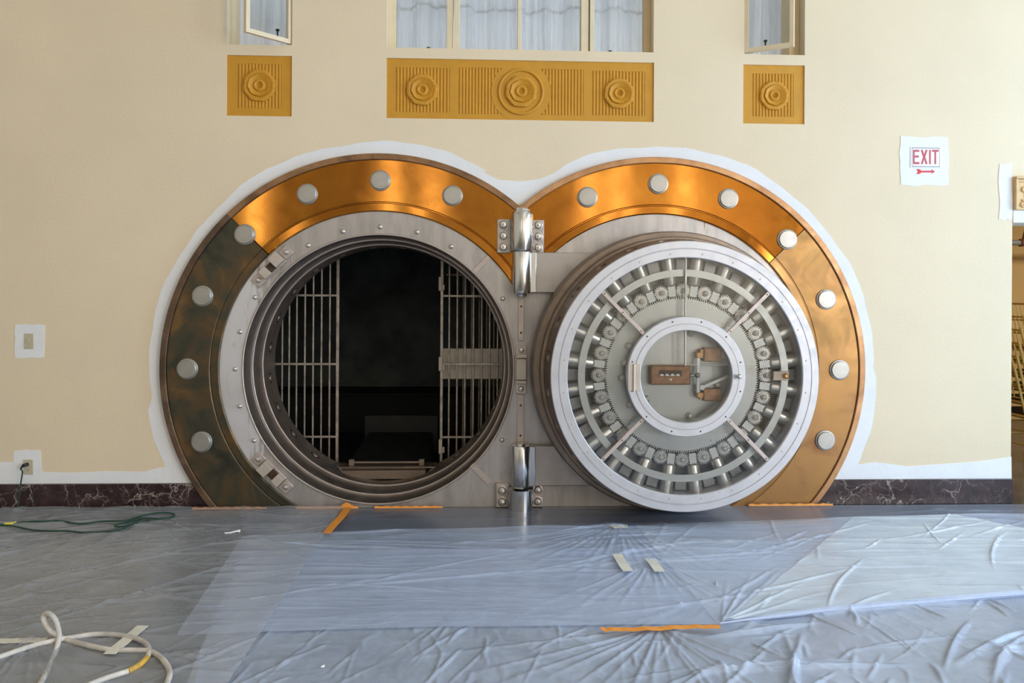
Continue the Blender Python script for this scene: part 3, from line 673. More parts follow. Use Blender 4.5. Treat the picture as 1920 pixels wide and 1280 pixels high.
# ------------------------------------------------------------------ vault door, swung fully open against the right plate
DX, DZ = 1.440, 1.055
VD = empty('vault_door', (DX, -0.1, 0.02)); tag(VD, 'massive round steel vault door standing open, glass-fronted lockwork facing out', 'vault door')
VO = VD.location
DC = (DX, 0, DZ)
part('flange', MB().turn([(0.0, -0.095), (1.030, -0.095), (1.036, -0.102), (1.036, -0.15), (1.022, -0.28), (1.026, -0.286), (1.026, -0.296), (1.018, -0.303), (0.985, -0.305), (0.978, -0.39), (0.981, -0.396), (0.981, -0.404), (0.972, -0.412), (0.955, -0.412), (0.955, -0.43)], DC, 'y', 128), 'flange_steel', VD, label='brown stepped steel flange', smooth=28)
YB0, YB1, NB = -0.41, -0.642, 24
def rb(y): return 0.962 + (0.934-0.962)*(y-YB0)/(YB1-YB0)
mb = MB(); YM, RH = -0.535, 0.047; da = 2*PI/NB
for k in range(NB):                              # plug wall with a real round hole for each bolt
    ac = da*(k+0.5); sq = []; ci = []
    q = []
    for i in range(8): q.append((-1+2*i/8, -1))
    for i in range(8): q.append((1, -1+2*i/8))
    for i in range(8): q.append((1-2*i/8, 1))
    for i in range(8): q.append((-1, 1-2*i/8))
    for sx_, sy_ in q:
        a = ac + sx_*da/2; y = YM + (sy_ > 0)*sy_*(YB0-YM) + (sy_ <= 0)*(-sy_)*(YB1-YM); r = rb(y); sq.append((DX+r*math.cos(a), y, DZ+r*math.sin(a)))
        t = math.atan2(sy_, sx_); y = YM+RH*math.sin(t); r = rb(y); a = ac+RH*math.cos(t)/r; ci.append((DX+r*math.cos(a), y, DZ+r*math.sin(a)))
    inn = [(DX+(x-DX)*0.90, y, DZ+(z-DZ)*0.90) for x, y, z in ci]
    n = 32; mb.add(sq+ci+inn, [(i, (i+1) % n, n+(i+1) % n, n+i) for i in range(n)] + [(n+i, n+(i+1) % n, 2*n+(i+1) % n, 2*n+i) for i in range(n)])
part('plug_wall', mb, 'flange_steel', VD, label='brown plug wall pierced by bolt holes')
part('rim', MB().turn([(0.934, -0.640), (0.9335, -0.652), (0.929, -0.657), (0.884, -0.657), (0.881, -0.651), (0.878, -0.651), (0.875, -0.657), (0.822, -0.657), (0.8175, -0.652), (0.8175, -0.44)], DC, 'y', 160), 'rim_steel', VD, label='pale silver front rim', smooth=28)
part('cavity_plate', MB().turn([(0.0, -0.45), (0.83, -0.45)], DC, 'y', 96), 'cavity_steel', VD)
part('gear_plate', MB().turn([(0.0, -0.50), (0.655, -0.50), (0.655, -0.46)], DC, 'y', 96), 'gear_gap_shade', VD)
# big toothed ring
nt_ = 216; vs = []; fs = []
for i in range(nt_*2):
    r = 0.547 if (i//1) % 2 == 0 else 0.535
    for da_ in (0.0, 1.0): pass
tp = []
for i in range(nt_):
    a = 2*PI*i/nt_; w = 2*PI/nt_
    tp += [(0.533, a), (0.533, a+0.42*w), (0.547, a+0.55*w), (0.547, a+0.87*w)]
part('toothed_ring', MB().prism([(DX+r*math.cos(a), DZ+r*math.sin(a)) for r, a in tp], -0.548, -0.505, [[(DX+0.33*math.cos(2*PI*i/64), DZ+0.33*math.sin(2*PI*i/64)) for i in range(64)]]), 'mech_steel', VD, label='large finely toothed steel ring', smooth=20)
part('lock_plate', MB().turn([(0.0, -0.515), (0.36, -0.515)], DC, 'y', 64), 'mech_steel', VD)
# small gears
gp = []
for i in range(22):
    a = 2*PI*i/22; w = 2*PI/22
    gp += [(0.0405*math.cos(b), 0.0405*math.sin(b)) for b in (a, a+0.42*w)] + [(0.0535*math.cos(b), 0.0535*math.sin(b)) for b in (a+0.55*w, a+0.87*w)]
gear = mesh('gear', MB().prism(gp, -0.014, 0.014).turn([(0.034, -0.014), (0.033, -0.019), (0.027, -0.019), (0.026, -0.0145)], (0, 0, 0), 'y', 28), 'gear_steel', 30)
hub = mesh('hub', MB().turn([(0.020, -0.012), (0.020, -0.022), (0.0165, -0.024), (0.015, -0.032), (0.009, -0.039), (0.0, -0.041)], (0, 0, 0), 'y', 20), 'dome_steel', 45)
tail = mesh('bolt_tail', MB().box(-0.038, 0.050, -0.02, 0.02, -0.025, 0.025), 'ring_steel')
boltm = mesh('locking_bolt', MB().turn([(0.0, -0.105), (0.030, -0.103), (0.041, -0.097), (0.046, -0.085), (0.046, 0.20), (0.042, 0.212), (0.0, 0.214)], (0, 0, 0), 'z', 28), 'bolt_steel', 40)
block = mesh('guide_block', MB().box(0.0, 0.105, -0.03, 0.03, -0.038, 0.038), 'cavity_steel')
gh = []
for k in range(NB):
    a = PI + da*k; ca, sa = math.cos(a), math.sin(a); ab = a + da/2; cb, sb = math.cos(ab), math.sin(ab)
    g_ = obj('gear', gear, VD, Vector((DX+0.590*ca, -0.555, DZ+0.590*sa))-VO, (0, -a, 0)); obj('hub', hub, g_, (0, 0, 0))
    obj('bolt_tail', tail, VD, Vector((DX+0.590*cb, -0.545, DZ+0.590*sb))-VO, (0, -ab, 0))
    obj('locking_bolt', boltm, VD, Vector((DX+0.725*cb, -0.535, DZ+0.725*sb))-VO, (0, PI/2-ab, 0))
    obj('guide_block', block, VD, Vector((DX+0.705*ca, -0.50, DZ+0.705*sa))-VO, (0, -a, 0))
# flat ring over the bolts, in four pieces, and the bars carrying the glass
for k in range(4):
    a0 = PI/4 + k*PI/2 + 0.028; a1 = a0 + PI/2 - 0.056
    o = part('cover_ring', MB().turn([(0.690, -0.598), (0.738, -0.598), (0.738, -0.588), (0.690, -0.588), (0.690, -0.598)], DC, 'y', 40, a0, a1), 'ring_steel', VD)
br = part('ring_bracket', MB().box(DX+0.628, DX+0.738, -0.612, -0.597, DZ-0.032, DZ+0.032), 'latch_steel', VD, 0.003)
part('bracket_bolt', MB().turn([(0.022, -0.612), (0.020, -0.628), (0.010, -0.636), (0.0, -0.637)], (DX+0.712, 0, DZ), 'y', 6), 'bracket_bronze', br)
for deg in (45, 135, 225, 315):
    a = math.radians(deg); M = Matrix.Translation((DX, 0, DZ)) @ Matrix.Rotation(-a, 4, 'Y')
    sp_ = part('glazing_bar', MB().box(0.40, 0.826, -0.652, -0.632, -0.013, 0.013, M), 'strap_steel', VD, 0.002)
    for r in (0.44, 0.62, 0.80): part('screw', MB().turn([(0.005, 0), (0.004, -0.002), (0, -0.0025)], M @ Vector((r, -0.652, 0)), 'y', 8), 'hole_dark', sp_)
part('centre_rod', MB().rod((DX+0.006, -0.612, DZ+0.07), (DX+0.006, -0.612, DZ+0.822), 0.0085, None, 10), 'ring_steel', VD)
part('glass_ring', MB().turn([(0.385, -0.634), (0.8185, -0.634), (0.8185, -0.628), (0.385, -0.628), (0.385, -0.634)], DC, 'y', 96), 'door_glass', VD, label='clear glass over the bolt work')
fr_ = part('inner_frame', MB().turn([(0.412, -0.60), (0.412, -0.668), (0.408, -0.672), (0.366, -0.672), (0.364, -0.668), (0.361, -0.668), (0.359, -0.674), (0.322, -0.674), (0.318, -0.670), (0.318, -0.60), (0.412, -0.60)], DC, 'y', 96), 'rim_steel', VD, label='round inner door frame over the time lock', smooth=28)
part('pane', MB().turn([(0.0, -0.646), (0.320, -0.646), (0.320, -0.640), (0.0, -0.640)], DC, 'y', 64), 'door_glass', fr_)
hz_ = P(1189, 707, -0.67)
part('hinge_leaf', MB().box(hz_.x-0.044, hz_.x-0.010, -0.684, -0.66, hz_.z-0.092, hz_.z+0.092).box(hz_.x+0.004, hz_.x+0.040, -0.684, -0.66, hz_.z-0.092, hz_.z+0.092).rod((hz_.x-0.004, -0.684, hz_.z-0.092), (hz_.x-0.004, -0.684, hz_.z+0.092), 0.010), 'latch_steel', fr_, 0.002)
kp = P(1384, 705, -0.675); part('knob', MB().turn([(0.006, 0.0), (0.007, -0.016), (0.016, -0.022), (0.018, -0.03), (0.011, -0.041), (0.0, -0.044)], (kp.x, -0.674, kp.z), 'y', 16), 'rivet_steel', fr_)
for k in range(12):
    a = 2*PI*k/12 + 0.26
    part('screw', MB().turn([(0.006, 0), (0.005, -0.002), (0, -0.0028)], (DX+0.388*math.cos(a), -0.672, DZ+0.388*math.sin(a)), 'y', 8), 'hole_dark', fr_)
scr = mesh('screw', MB().turn([(0.007, 0), (0.006, -0.002), (0, -0.003)], (0, 0, 0), 'y', 8), 'strap_steel')
for k in range(24):
    a = 2*PI*(k+0.5)/24; obj('screw', scr, VD, Vector((DX+0.848*math.cos(a), -0.657, DZ+0.848*math.sin(a)))-VO)
# time lock and levers behind the round pane
YL = -0.515
def lbox(name, u0, v0, u1, v1, y0, y1, mat, parent=VD, bev=0.004):
    a = P(u0, v1, y0); b = P(u1, v0, y0); return part(name, MB().box(a.x, b.x, y0, y1, a.z, b.z), mat, parent, bev)
tb = lbox('time_lock', 1219.5, 685, 1295.5, 721.5, -0.585, YL, 'bronze', bev=0.010); tb['label'] = 'brown bronze time lock case with four dials'
lbox('dial_window', 1236, 694, 1278, 705.5, -0.587, -0.57, 'hole_dark', tb, 0)
for u in (1241, 1251, 1261, 1271):
    p = P(u, 704.5, -0.589); mb = MB(); mb.turn([(0.0, -0.592), (0.0145, -0.592), (0.0145, -0.586)], (p.x, 0, p.z), 'y', 16, 0, PI); part('dial', mb, 'dial_white', tb)
p = P(1258, 711.5, -0.588); part('winding_hole', MB().turn([(0.0, -0.589), (0.007, -0.589), (0.007, -0.585)], (p.x, 0, p.z), 'y', 12), 'dial_white', tb)
lbox('lever_bar', 1306, 663, 1313, 743, -0.575, -0.56, 'ring_steel', bev=0.002)
lb = lbox('lock_box', 1320, 652, 1353, 678, -0.575, YL, 'bronze', bev=0.008); lbox('lock_tail', 1353, 659, 1364, 671, -0.56, YL, 'ring_steel', lb, 0.002)
lbox('lock_bracket', 1307, 661, 1318, 671, -0.585, YL, 'bracket_bronze', lb, 0.003); lbox('lock_bracket', 1313, 655, 1319, 671, -0.58, YL, 'bracket_bronze', lb, 0.003)
lb = lbox('lock_box', 1319, 728, 1354, 752, -0.57, YL, 'bronze', bev=0.008)
lbox('lock_bracket', 1308, 736, 1319, 745, -0.585, YL, 'bracket_bronze', lb, 0.003); lbox('lock_bracket', 1312, 741, 1317, 748, -0.58, YL, 'bracket_bronze', lb, 0.002)
a = P(1316, 726, -0.57); b = P(1376, 700, -0.57); part('lever_arm', MB().tube([a, b], 0.013, 4).rod(a+Vector((0, 0.008, 0)), a-Vector((0, 0.012, 0)), 0.018), 'ring_steel', VD)
part('pull_rod', MB().rod(P(1286, 684, -0.57), P(1368, 684, -0.57), 0.005), 'ring_steel', VD)
p = P(1308, 703.5, -0.58); part('pivot_screw', MB().turn([(0.018, -0.565), (0.018, -0.582), (0.012, -0.59), (0.0, -0.592)], (p.x, 0, p.z), 'y', 14), 'cavity_steel', VD); part('pivot_shaft', MB().rod(P(1295, 703.5, -0.56), P(1306, 703.5, -0.56), 0.009), 'ring_steel', VD)
dome = mesh('dome_bolt', MB().turn([(0.026, 0.0), (0.026, -0.012), (0.020, -0.026), (0.010, -0.034), (0.0, -0.036)], (0, 0, 0), 'y', 18), 'dome_steel', 50)
for u, v in ((1214, 748), (1295, 780), (1347, 721), (1298, 625), (1170, 680), (1165, 708), (1180, 758), (1178, 648)):
    p = P(u, v, -0.55); obj('dome_bolt', dome, VD, Vector((p.x, -0.515 if 1200 < u else -0.548, p.z))-VO)
# hinge arms carrying the door, with their moving knuckles
def harm(z0, z1, zt, zb, capz):
    o = part('hinge_arm', MB().box(HX+0.05, DX-0.35, -0.094, -0.040, z0, z1), 'arm_steel', VD, 0.006)
    part('knuckle', MB().turn([(0.0, zt+capz[0]), (0.030, zt+capz[0]), (0.036, zt), (0.066, zt), (0.069, zt-0.008), (0.069, zb+0.03), (0.062, zb+0.008), (0.040, zb), (0.034, zb-capz[1]), (0.0, zb-capz[1])], (HX, HY, 0), 'z', 36), 'polished_steel', o)
    part('web', MB().box(HX+0.02, HX+0.11, -0.108, -0.050, z0+0.001, z1-0.001), 'polished_steel', o, 0.004)
harm(1.625, 1.928, 1.934, 1.612, (0.001, 0.018)); harm(0.170, 0.470, 0.480, 0.160, (0.012, 0.001))

# ------------------------------------------------------------------ barred grilles and what stands inside the vault
YQ = 0.78
def grille(name, bars, post, y, rails, label, z0=0.10, z1=2.30, mat='bar_steel'):
    x = P(bars[0], 680, y).x; e = empty(name, (x, y, z0)); tag(e, label, 'grille')
    for u in bars:
        xb = P(u, 680, y).x; part('bar', MB().rod((xb, y, z0), (xb, y, z1), 0.0085, None, 10), mat, e)
    if post: xp = P(post, 680, y).x; part('post', MB().box(xp-0.012, xp+0.012, y-0.012, y+0.012, z0, z1), mat, e, 0.002)
    for v, u0, u1 in rails:
        a = P(u0, v, y); b = P(u1, v, y); part('crossbar', MB().box(min(a.x, b.x), max(a.x, b.x), y-0.011, y+0.011, a.z-0.009, a.z+0.009), mat, e, 0.002)
    return e
grille('barred_grille', [499, 514, 529, 542, 556, 571.5, 587, 602.5, 618], 633, YQ, [(553, 490, 633), (682, 490, 633), (818.5, 490, 633), (430, 490, 633)], 'steel bar grille filling the left side of the vault opening')
g2 = grille('barred_grille', [842, 857, 872, 887.5, 903, 918, 933, 948, 963], 828, YQ, [(554.5, 828, 970), (682, 828, 970), (819, 828, 970)], 'steel bar grille filling the right side of the vault opening')
for v in (533, 683, 838):
    p = P(826, v, YQ-0.02); part('hinge', MB().box(p.x-0.016, p.x+0.014, YQ-0.03, YQ+0.016, p.z-0.055, p.z+0.065).box(p.x+0.014, p.x+0.034, YQ-0.022, YQ+0.012, p.z-0.05, p.z+0.0), 'latch_steel', g2, 0.003)
g3 = grille('barred_gate', [868.5, 884, 898.5, 912.5, 926, 940, 955], None, YQ+0.12, [(515, 836, 960), (556, 860, 960), (684, 836, 960)], 'barred gate leaf with pale lock cover, folded open behind the right grille', mat='bar_rust')
g3['category'] = 'gate'
a = P(828, 710, YQ+0.10); b = P(946, 653, YQ+0.10)
part('lock_cover', MB().box(a.x, b.x, YQ+0.085, YQ+0.107, a.z, b.z), 'lock_cover', g3, 0.004, label='pale steel lock cover plate')
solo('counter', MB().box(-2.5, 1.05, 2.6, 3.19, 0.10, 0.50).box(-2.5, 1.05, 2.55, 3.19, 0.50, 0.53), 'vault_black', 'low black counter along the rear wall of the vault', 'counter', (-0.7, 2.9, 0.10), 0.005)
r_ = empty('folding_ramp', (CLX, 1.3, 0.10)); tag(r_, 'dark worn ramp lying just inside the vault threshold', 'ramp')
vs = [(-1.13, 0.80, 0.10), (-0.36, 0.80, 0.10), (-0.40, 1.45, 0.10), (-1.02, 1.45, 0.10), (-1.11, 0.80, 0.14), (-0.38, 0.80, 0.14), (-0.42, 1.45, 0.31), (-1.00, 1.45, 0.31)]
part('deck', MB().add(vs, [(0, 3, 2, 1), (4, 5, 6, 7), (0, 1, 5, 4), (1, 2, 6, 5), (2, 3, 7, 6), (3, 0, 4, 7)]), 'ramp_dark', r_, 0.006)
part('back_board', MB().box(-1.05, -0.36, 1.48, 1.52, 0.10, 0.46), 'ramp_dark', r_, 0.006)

# ------------------------------------------------------------------ small wall things
def plate_thing(name, u0, v0, u1, v1, label, cat):
    a = P(u0, v1); b = P(u1, v0); e = empty(name, ((a.x+b.x)/2, -0.001, a.z)); tag(e, label, cat)
    part('cover_plate', MB().box(a.x, b.x, -0.008, -0.001, a.z, b.z), 'plate_beige', e, 0.003); return e, (a.x+b.x)/2, (a.z+b.z)/2
e, cx, cz = plate_thing('light_switch', 46, 625, 64, 654, 'beige light switch plate on a white primer patch', 'light switch')
part('toggle', MB().box(cx-0.005, cx+0.005, -0.022, -0.008, cz-0.002, cz+0.016), 'plate_beige', e, 0.002)
for dz in (-0.03, 0.03): part('screw', MB().turn([(0.004, -0.008), (0.003, -0.0095), (0, -0.010)], (cx, 0, cz+dz), 'y', 8), 'rivet_steel', e)
e, cx, cz = plate_thing('power_outlet', 44.5, 861, 63, 889, 'beige wall outlet with a dark plug in its upper socket', 'outlet')
for dz in (-0.022, 0.022):
    s_ = part('socket', MB().turn([(0.0, -0.010), (0.015, -0.010), (0.016, -0.008)], (cx, 0, cz+dz), 'y', 16), 'plate_beige', e)
    for dx in (-0.006, 0.006): part('slot', MB().box(cx+dx-0.001, cx+dx+0.001, -0.0108, -0.0098, cz+dz-0.003, cz+dz+0.006), 'black_rubber', s_)
OUT = (cx, cz)
e = empty('plug_cord', (cx-0.02, -0.03, 0.0)); tag(e, 'dark green cord hanging from the plug in the wall outlet', 'cord')
part('plug', MB().rod((cx-0.002, -0.011, cz+0.022), (cx-0.016, -0.045, cz+0.018), 0.014, 0.012, 12).rod((cx-0.016, -0.045, cz+0.018), (cx-0.030, -0.055, cz-0.004), 0.010, 0.006, 10), 'black_rubber', e)
pts = [Vector((cx-0.030, -0.055, cz-0.004)), P(42, 885, -0.055), P(39, 905, -0.05), P(36, 930, -0.05), P(34.5, 944, -0.055), G(28, 955, 0.018), G(10, 957, 0.016), G(-40, 961, 0.016)]
part('cable', MB().tube(spline(pts, 8), 0.005, 8), 'green_rubber', e)
part('tag', MB().prism([(cx-0.026, cz-0.05), (cx+0.014, cz-0.058), (cx-0.012, cz-0.044), (cx-0.018, cz-0.03)], -0.050, -0.049), 'paper', e, label='small white paper tag')
# EXIT sign and arrow
a = P(1706, 314.5); b = P(1764, 276)
e = empty('exit_sign', ((a.x+b.x)/2, -0.002, a.z)); tag(e, 'white EXIT sign with pinkish red letters on a white primer patch', 'sign')
pl_ = part('plate', MB().box(a.x, b.x, -0.008, -0.002, a.z, b.z), 'sign_white', e, 0.002)
def rect(mb, u0, v0, u1, v1, y): p = P(u0, v1); q = P(u1, v0); mb.prism([(p.x, p.z), (q.x, p.z), (q.x, q.z), (p.x, q.z)], y-0.0012, y)
mb = MB()
for r in ((1709, 277.3, 1761, 278.3), (1709, 312, 1761, 313), (1709, 277.3, 1709.9, 313), (1760.2, 277.3, 1761, 313)): rect(mb, *r, -0.008)
part('border', mb, 'sign_grey', e)
def letter(ch, polys): 
    mb = MB()
    for pg in polys:
        q = [px(u, v) for u, v in pg]; mb.prism(q, -0.0094, -0.008)
    part('letter_'+ch, mb, 'sign_pink', e)
v0, v1 = 281.0, 308.0
letter('e', [[(1711, v0), (1722.6, v0), (1722.6, v0+4), (1714, v0+4), (1714, 291.7), (1721.8, 291.7), (1721.8, 295.6), (1714, 295.6), (1714, v1-4), (1722.8, v1-4), (1722.8, v1), (1711, v1)]])
letter('x', [[(1725.2, v0), (1729.2, v0), (1731.7, 290.6), (1734.2, v0), (1738.2, v0), (1733.8, 294.5), (1738.2, v1), (1734.2, v1), (1731.7, 298.6), (1729.2, v1), (1725.2, v1), (1729.6, 294.5)]])
letter('i', [[(1741, v0), (1744.2, v0), (1744.2, v1), (1741, v1)]])
letter('t', [[(1746.2, v0), (1758.8, v0), (1758.8, v0+4), (1754.1, v0+4), (1754.1, v1), (1750.9, v1), (1750.9, v0+4), (1746.2, v0+4)]])
mb = MB(); q = [px(u, v) for u, v in ((1717.5, 317), (1723.5, 317), (1727.5, 320), (1746, 320), (1746, 317.5), (1753, 321.7), (1746, 325.8), (1746, 323.4), (1727.5, 323.4), (1723.5, 326.3), (1717.5, 326.3), (1720, 321.7))]
mb.prism(q, -0.004, -0.0015); c_ = P(1735, 326)
solo('arrow_sticker', mb, 'sign_red', 'small red arrow pointing right under the EXIT sign', 'sticker', (c_.x, -0.002, c_.z))

# ------------------------------------------------------------------ doorway lintel, side room
a = P(1897.5, 330, -0.03); zt = a.z; zb = P(1910, 393, -0.03).z
e = empty('carved_lintel', (EDGE+0.01, -0.03, zb)); tag(e, 'tan carved plaster lintel over the opening at the right edge', 'lintel')
x0 = EDGE+0.006; x1 = OPEN_X1-0.02
part('beam', MB().box(x0, x1, -0.020, 0.02, zb, zt), 'carved_plaster', e, 0.002)
part('moulding', MB().box(x0, x1, -0.040, -0.02, zt-0.02, zt).box(x0, x1, -0.032, -0.02, zt-0.045, zt-0.026).box(x0, x0+0.018, -0.036, -0.02, zb, zt-0.02), 'carved_plaster', e, 0.004)
part('soffit', MB().box(x0-0.003, x1, -0.006, T-0.004, OPEN_Z-0.006, zb), 'white_plaster', e, 0.004)
for k in range(8):
    ox = x0+0.03+k*0.30; sp_ = []
    def curl(cx, cz, r, turns, a0, sgn):
        return [Vector((cx+r*(1-0.75*i/24)*math.cos(a0+sgn*turns*2*PI*i/24), -0.024, cz+r*(1-0.75*i/24)*math.sin(a0+sgn*turns*2*PI*i/24))) for i in range(25)]
    mb = MB().tube(curl(ox+0.045, zb+0.155, 0.032, 1.1, -1.2, 1), 0.008, 6).tube(curl(ox+0.035, zb+0.045, 0.030, 1.1, 1.8, -1), 0.009, 6)
    mb.tube(spline([(ox+0.03, -0.024, zb+0.04), (ox+0.07, -0.026, zb+0.09), (ox+0.06, -0.026, zb+0.13), (ox+0.10, -0.024, zb+0.19)], 6), 0.008, 6).tube(spline([(ox+0.16, -0.024, zb+0.03), (ox+0.09, -0.026, zb+0.07), (ox+0.12, -0.026, zb+0.12), (ox+0.20, -0.024, zb+0.17)], 6), 0.008, 6)
    mb.turn([(0.022, -0.02), (0.018, -0.030), (0.0, -0.036)], (ox+0.10, 0, zb+0.10), 'y', 12)
    part('scroll', mb, 'carved_plaster', e)
zp = P(1910, 455, 3.6).z
e = empty('wall_pipe', (6.9, 3.6, zp)); tag(e, 'grey pipe with a brown joint on the tan wall beyond the opening', 'pipe')
pe = P(1912, 455, 3.6); part('pipe', MB().rod((EDGE, 3.6, zp), (pe.x, 3.6, zp), 0.035, None, 14), 'pipe_grey', e); part('joint', MB().turn([(0.0, pe.x-0.02)], (0, 0, 0), 'z', 3) if False else MB().rod((pe.x, 3.6, zp), (pe.x+0.10, 3.6, zp), 0.05, 0.045, 12).rod((pe.x+0.05, 3.6, zp), (pe.x+0.09, 3.6, zp+0.16), 0.03, 0.03, 10), 'rust_brown', e)
part('pipe', MB().rod((pe.x+0.10, 3.6, zp), (9.9, 3.6, zp), 0.035, None, 14), 'pipe_grey', e)
part('hanger', MB().box(pe.x-0.5, pe.x-0.46, 3.6, 4.0, zp-0.02, zp+0.02), 'pipe_grey', e)

def make_chair(zoff, lean, label):
    base = Vector((5.60, 1.66, zoff)); e = empty('ballroom_chair', base); tag(e, label, 'chair', 'gold chairs stacked in the side room')
    def W_(x, y, z): return base + Vector((x + lean*0.04, y, z))
    for sx in (-1, 1):
        for sy in (-1, 1):
            top = 0.92 if sx < 0 else 0.44                  # the back posts stand on the left
            off = -0.10 if sx < 0 else 0.0
            mb = MB().tube([W_(sx*0.20, sy*0.19, 0.0), W_(sx*0.185, sy*0.185, 0.44)] + ([W_(sx*0.20+off*0.5, sy*0.185, 0.70), W_(sx*0.20+off, sy*0.18, top)] if sx < 0 else []), 0.013, 8)
            for z in (0.10, 0.20, 0.32): mb.rod(W_(sx*0.197, sy*0.189, z-0.006), W_(sx*0.197, sy*0.189, z+0.006), 0.018, None, 10)
            part('leg', mb, 'chair_gold', e)
    part('seat', MB().box(*[c for ax in ((-0.2, 0.2), (-0.2, 0.2)) for c in ax], 0.425, 0.455, Matrix.Translation(W_(0, 0, 0))), 'chair_gold', e, 0.008)
    part('cushion', MB().box(-0.19, 0.19, -0.19, 0.19, 0.455, 0.492, Matrix.Translation(W_(0, 0, 0))), 'cushion', e, 0.014)
    for x, z in ((-0.235, 0.62), (-0.258, 0.74), (-0.298, 0.90)): part('back_rail', MB().rod(W_(x, -0.18, z), W_(x, 0.18, z), 0.010, None, 8), 'chair_gold', e)
    for y in (-0.09, -0.03, 0.03, 0.09): part('spindle', MB().rod(W_(-0.235, y, 0.62), W_(-0.292, y, 0.90), 0.006, None, 6), 'chair_gold', e)
    for sy in (-1, 1): part('stretcher', MB().rod(W_(-0.193, sy*0.187, 0.22), W_(0.193, sy*0.187, 0.22), 0.008, None, 8), 'chair_gold', e)
    for x in (-0.193, 0.193): part('stretcher', MB().rod(W_(x, -0.187, 0.16), W_(x, 0.187, 0.16), 0.008, None, 8), 'chair_gold', e)
for i, w_ in enumerate(('lowest', 'second from the bottom', 'third from the bottom', 'third from the top', 'second from the top', 'topmost')):
    make_chair(0.128*i, i*0.55-1.4, f'gold ballroom chair, {w_} of the stack past the wall end')

# ------------------------------------------------------------------ plastic sheeting
rng = np.random.RandomState(11)
def vnoise(x, y, seed):
    xi = np.floor(x).astype(np.int64); yi = np.floor(y).astype(np.int64); xf = x-xi; yf = y-yi
    def h(a, b):
        n = (a*374761393 + b*668265263 + seed*1442695041) & 0x7fffffff
        n = ((n ^ (n >> 13))*1274126177) & 0x7fffffff; return ((n ^ (n >> 16)) & 0xffff)/65535.0
    u = xf*xf*(3-2*xf); v = yf*yf*(3-2*yf)
    return (h(xi, yi)*(1-u)+h(xi+1, yi)*u)*(1-v) + (h(xi, yi+1)*(1-u)+h(xi+1, yi+1)*u)*v
def ridged(x, y, seed, p=3.0): return (1-np.abs(2*vnoise(x, y, seed)-1))**p
def creases(X, Y, n, box, lmin, lmax, wmin, wmax, hmin, hmax, ang, spread, seed):
    r = np.random.RandomState(seed); Z = np.zeros_like(X)
    for _ in range(n):
        cx = r.uniform(box[0], box[1]); cy = r.uniform(box[2], box[3]); a = ang + r.normal()*spread; l = r.uniform(lmin, lmax)/2; w = r.uniform(wmin, wmax); h = r.uniform(hmin, hmax)
        dx, dy = math.cos(a), math.sin(a); k = r.normal()*0.07/l
        s = (X-cx)*dx+(Y-cy)*dy; d = -(X-cx)*dy+(Y-cy)*dx - k*s*s
        Z += h*np.exp(-(d/w)**2)*np.clip(1-(s/l)**2, 0, 1)
    return Z
def fan(X, Y, c, a0, a1, n, rmax, h, seed):
    r = np.random.RandomState(seed); dx = X-c[0]; dy = Y-c[1]; R = np.hypot(dx, dy)+1e-6; A = np.arctan2(dy, dx); Z = np.zeros_like(X)
    for i in range(n):
        a = a0+(a1-a0)*(i+r.uniform(-.3, .3))/n; d = (A-a+PI) % (2*PI)-PI; l = rmax*r.uniform(0.5, 1); w = 0.006+0.010*R
        Z += h*r.uniform(0.4, 1)*np.exp(-(d*R/w)**2)*np.clip(1-R/l, 0, 1)*(np.abs(d) < 1)*np.clip(R/0.05, 0, 1)
    return Z
def gxy(u, v): p = G(u, v); return p.x, p.y
def lerp_poly(pts, t):
    pts = np.array(pts); s = np.linspace(0, 1, len(pts)); return np.stack([np.interp(t, s, pts[:, 0]), np.interp(t, s, pts[:, 1])], -1)
def sheet(name, back, front, nu, nv, zfun, mat, label, z0, dens=1.0):
    # a ruled sheet between a back edge and a front edge, both polylines on the floor
    u = np.linspace(0, 1, nu); v = np.linspace(0, 1, nv)**dens
    B = lerp_poly(back, u); Fr = lerp_poly(front, u)
    XY = B[None]*(1-v)[:, None, None] + Fr[None]*v[:, None, None]; X, Y = XY[..., 0], XY[..., 1]
    Z = z0 + np.maximum(zfun(X, Y), 0)
    vs = np.stack([X, Y, Z], -1).reshape(-1, 3)
    i = np.arange(nv-1)[:, None]*nu+np.arange(nu-1)[None]; q = np.stack([i, i+1, i+nu+1, i+nu], -1).reshape(-1, 4)
    me = bpy.data.meshes.new(name); me.vertices.add(len(vs)); me.vertices.foreach_set('co', vs.astype(np.float32).ravel())
    me.loops.add(q.size); me.loops.foreach_set('vertex_index', q.astype(np.int32).ravel()); me.polygons.add(len(q)); me.polygons.foreach_set('loop_start', np.arange(0, q.size, 4, dtype=np.int32))
    me.polygons.foreach_set('use_smooth', np.ones(len(q), dtype=bool)); me.update(calc_edges=True); me.validate(); me.materials.append(MAT[mat])
    o = obj(name, me); tag(o, label, 'plastic sheet', 'plastic sheets taped over the floor'); return o
FAN1, FAN2, FAN3 = gxy(1160, 990), gxy(1222, 1055), gxy(1237, 1180)
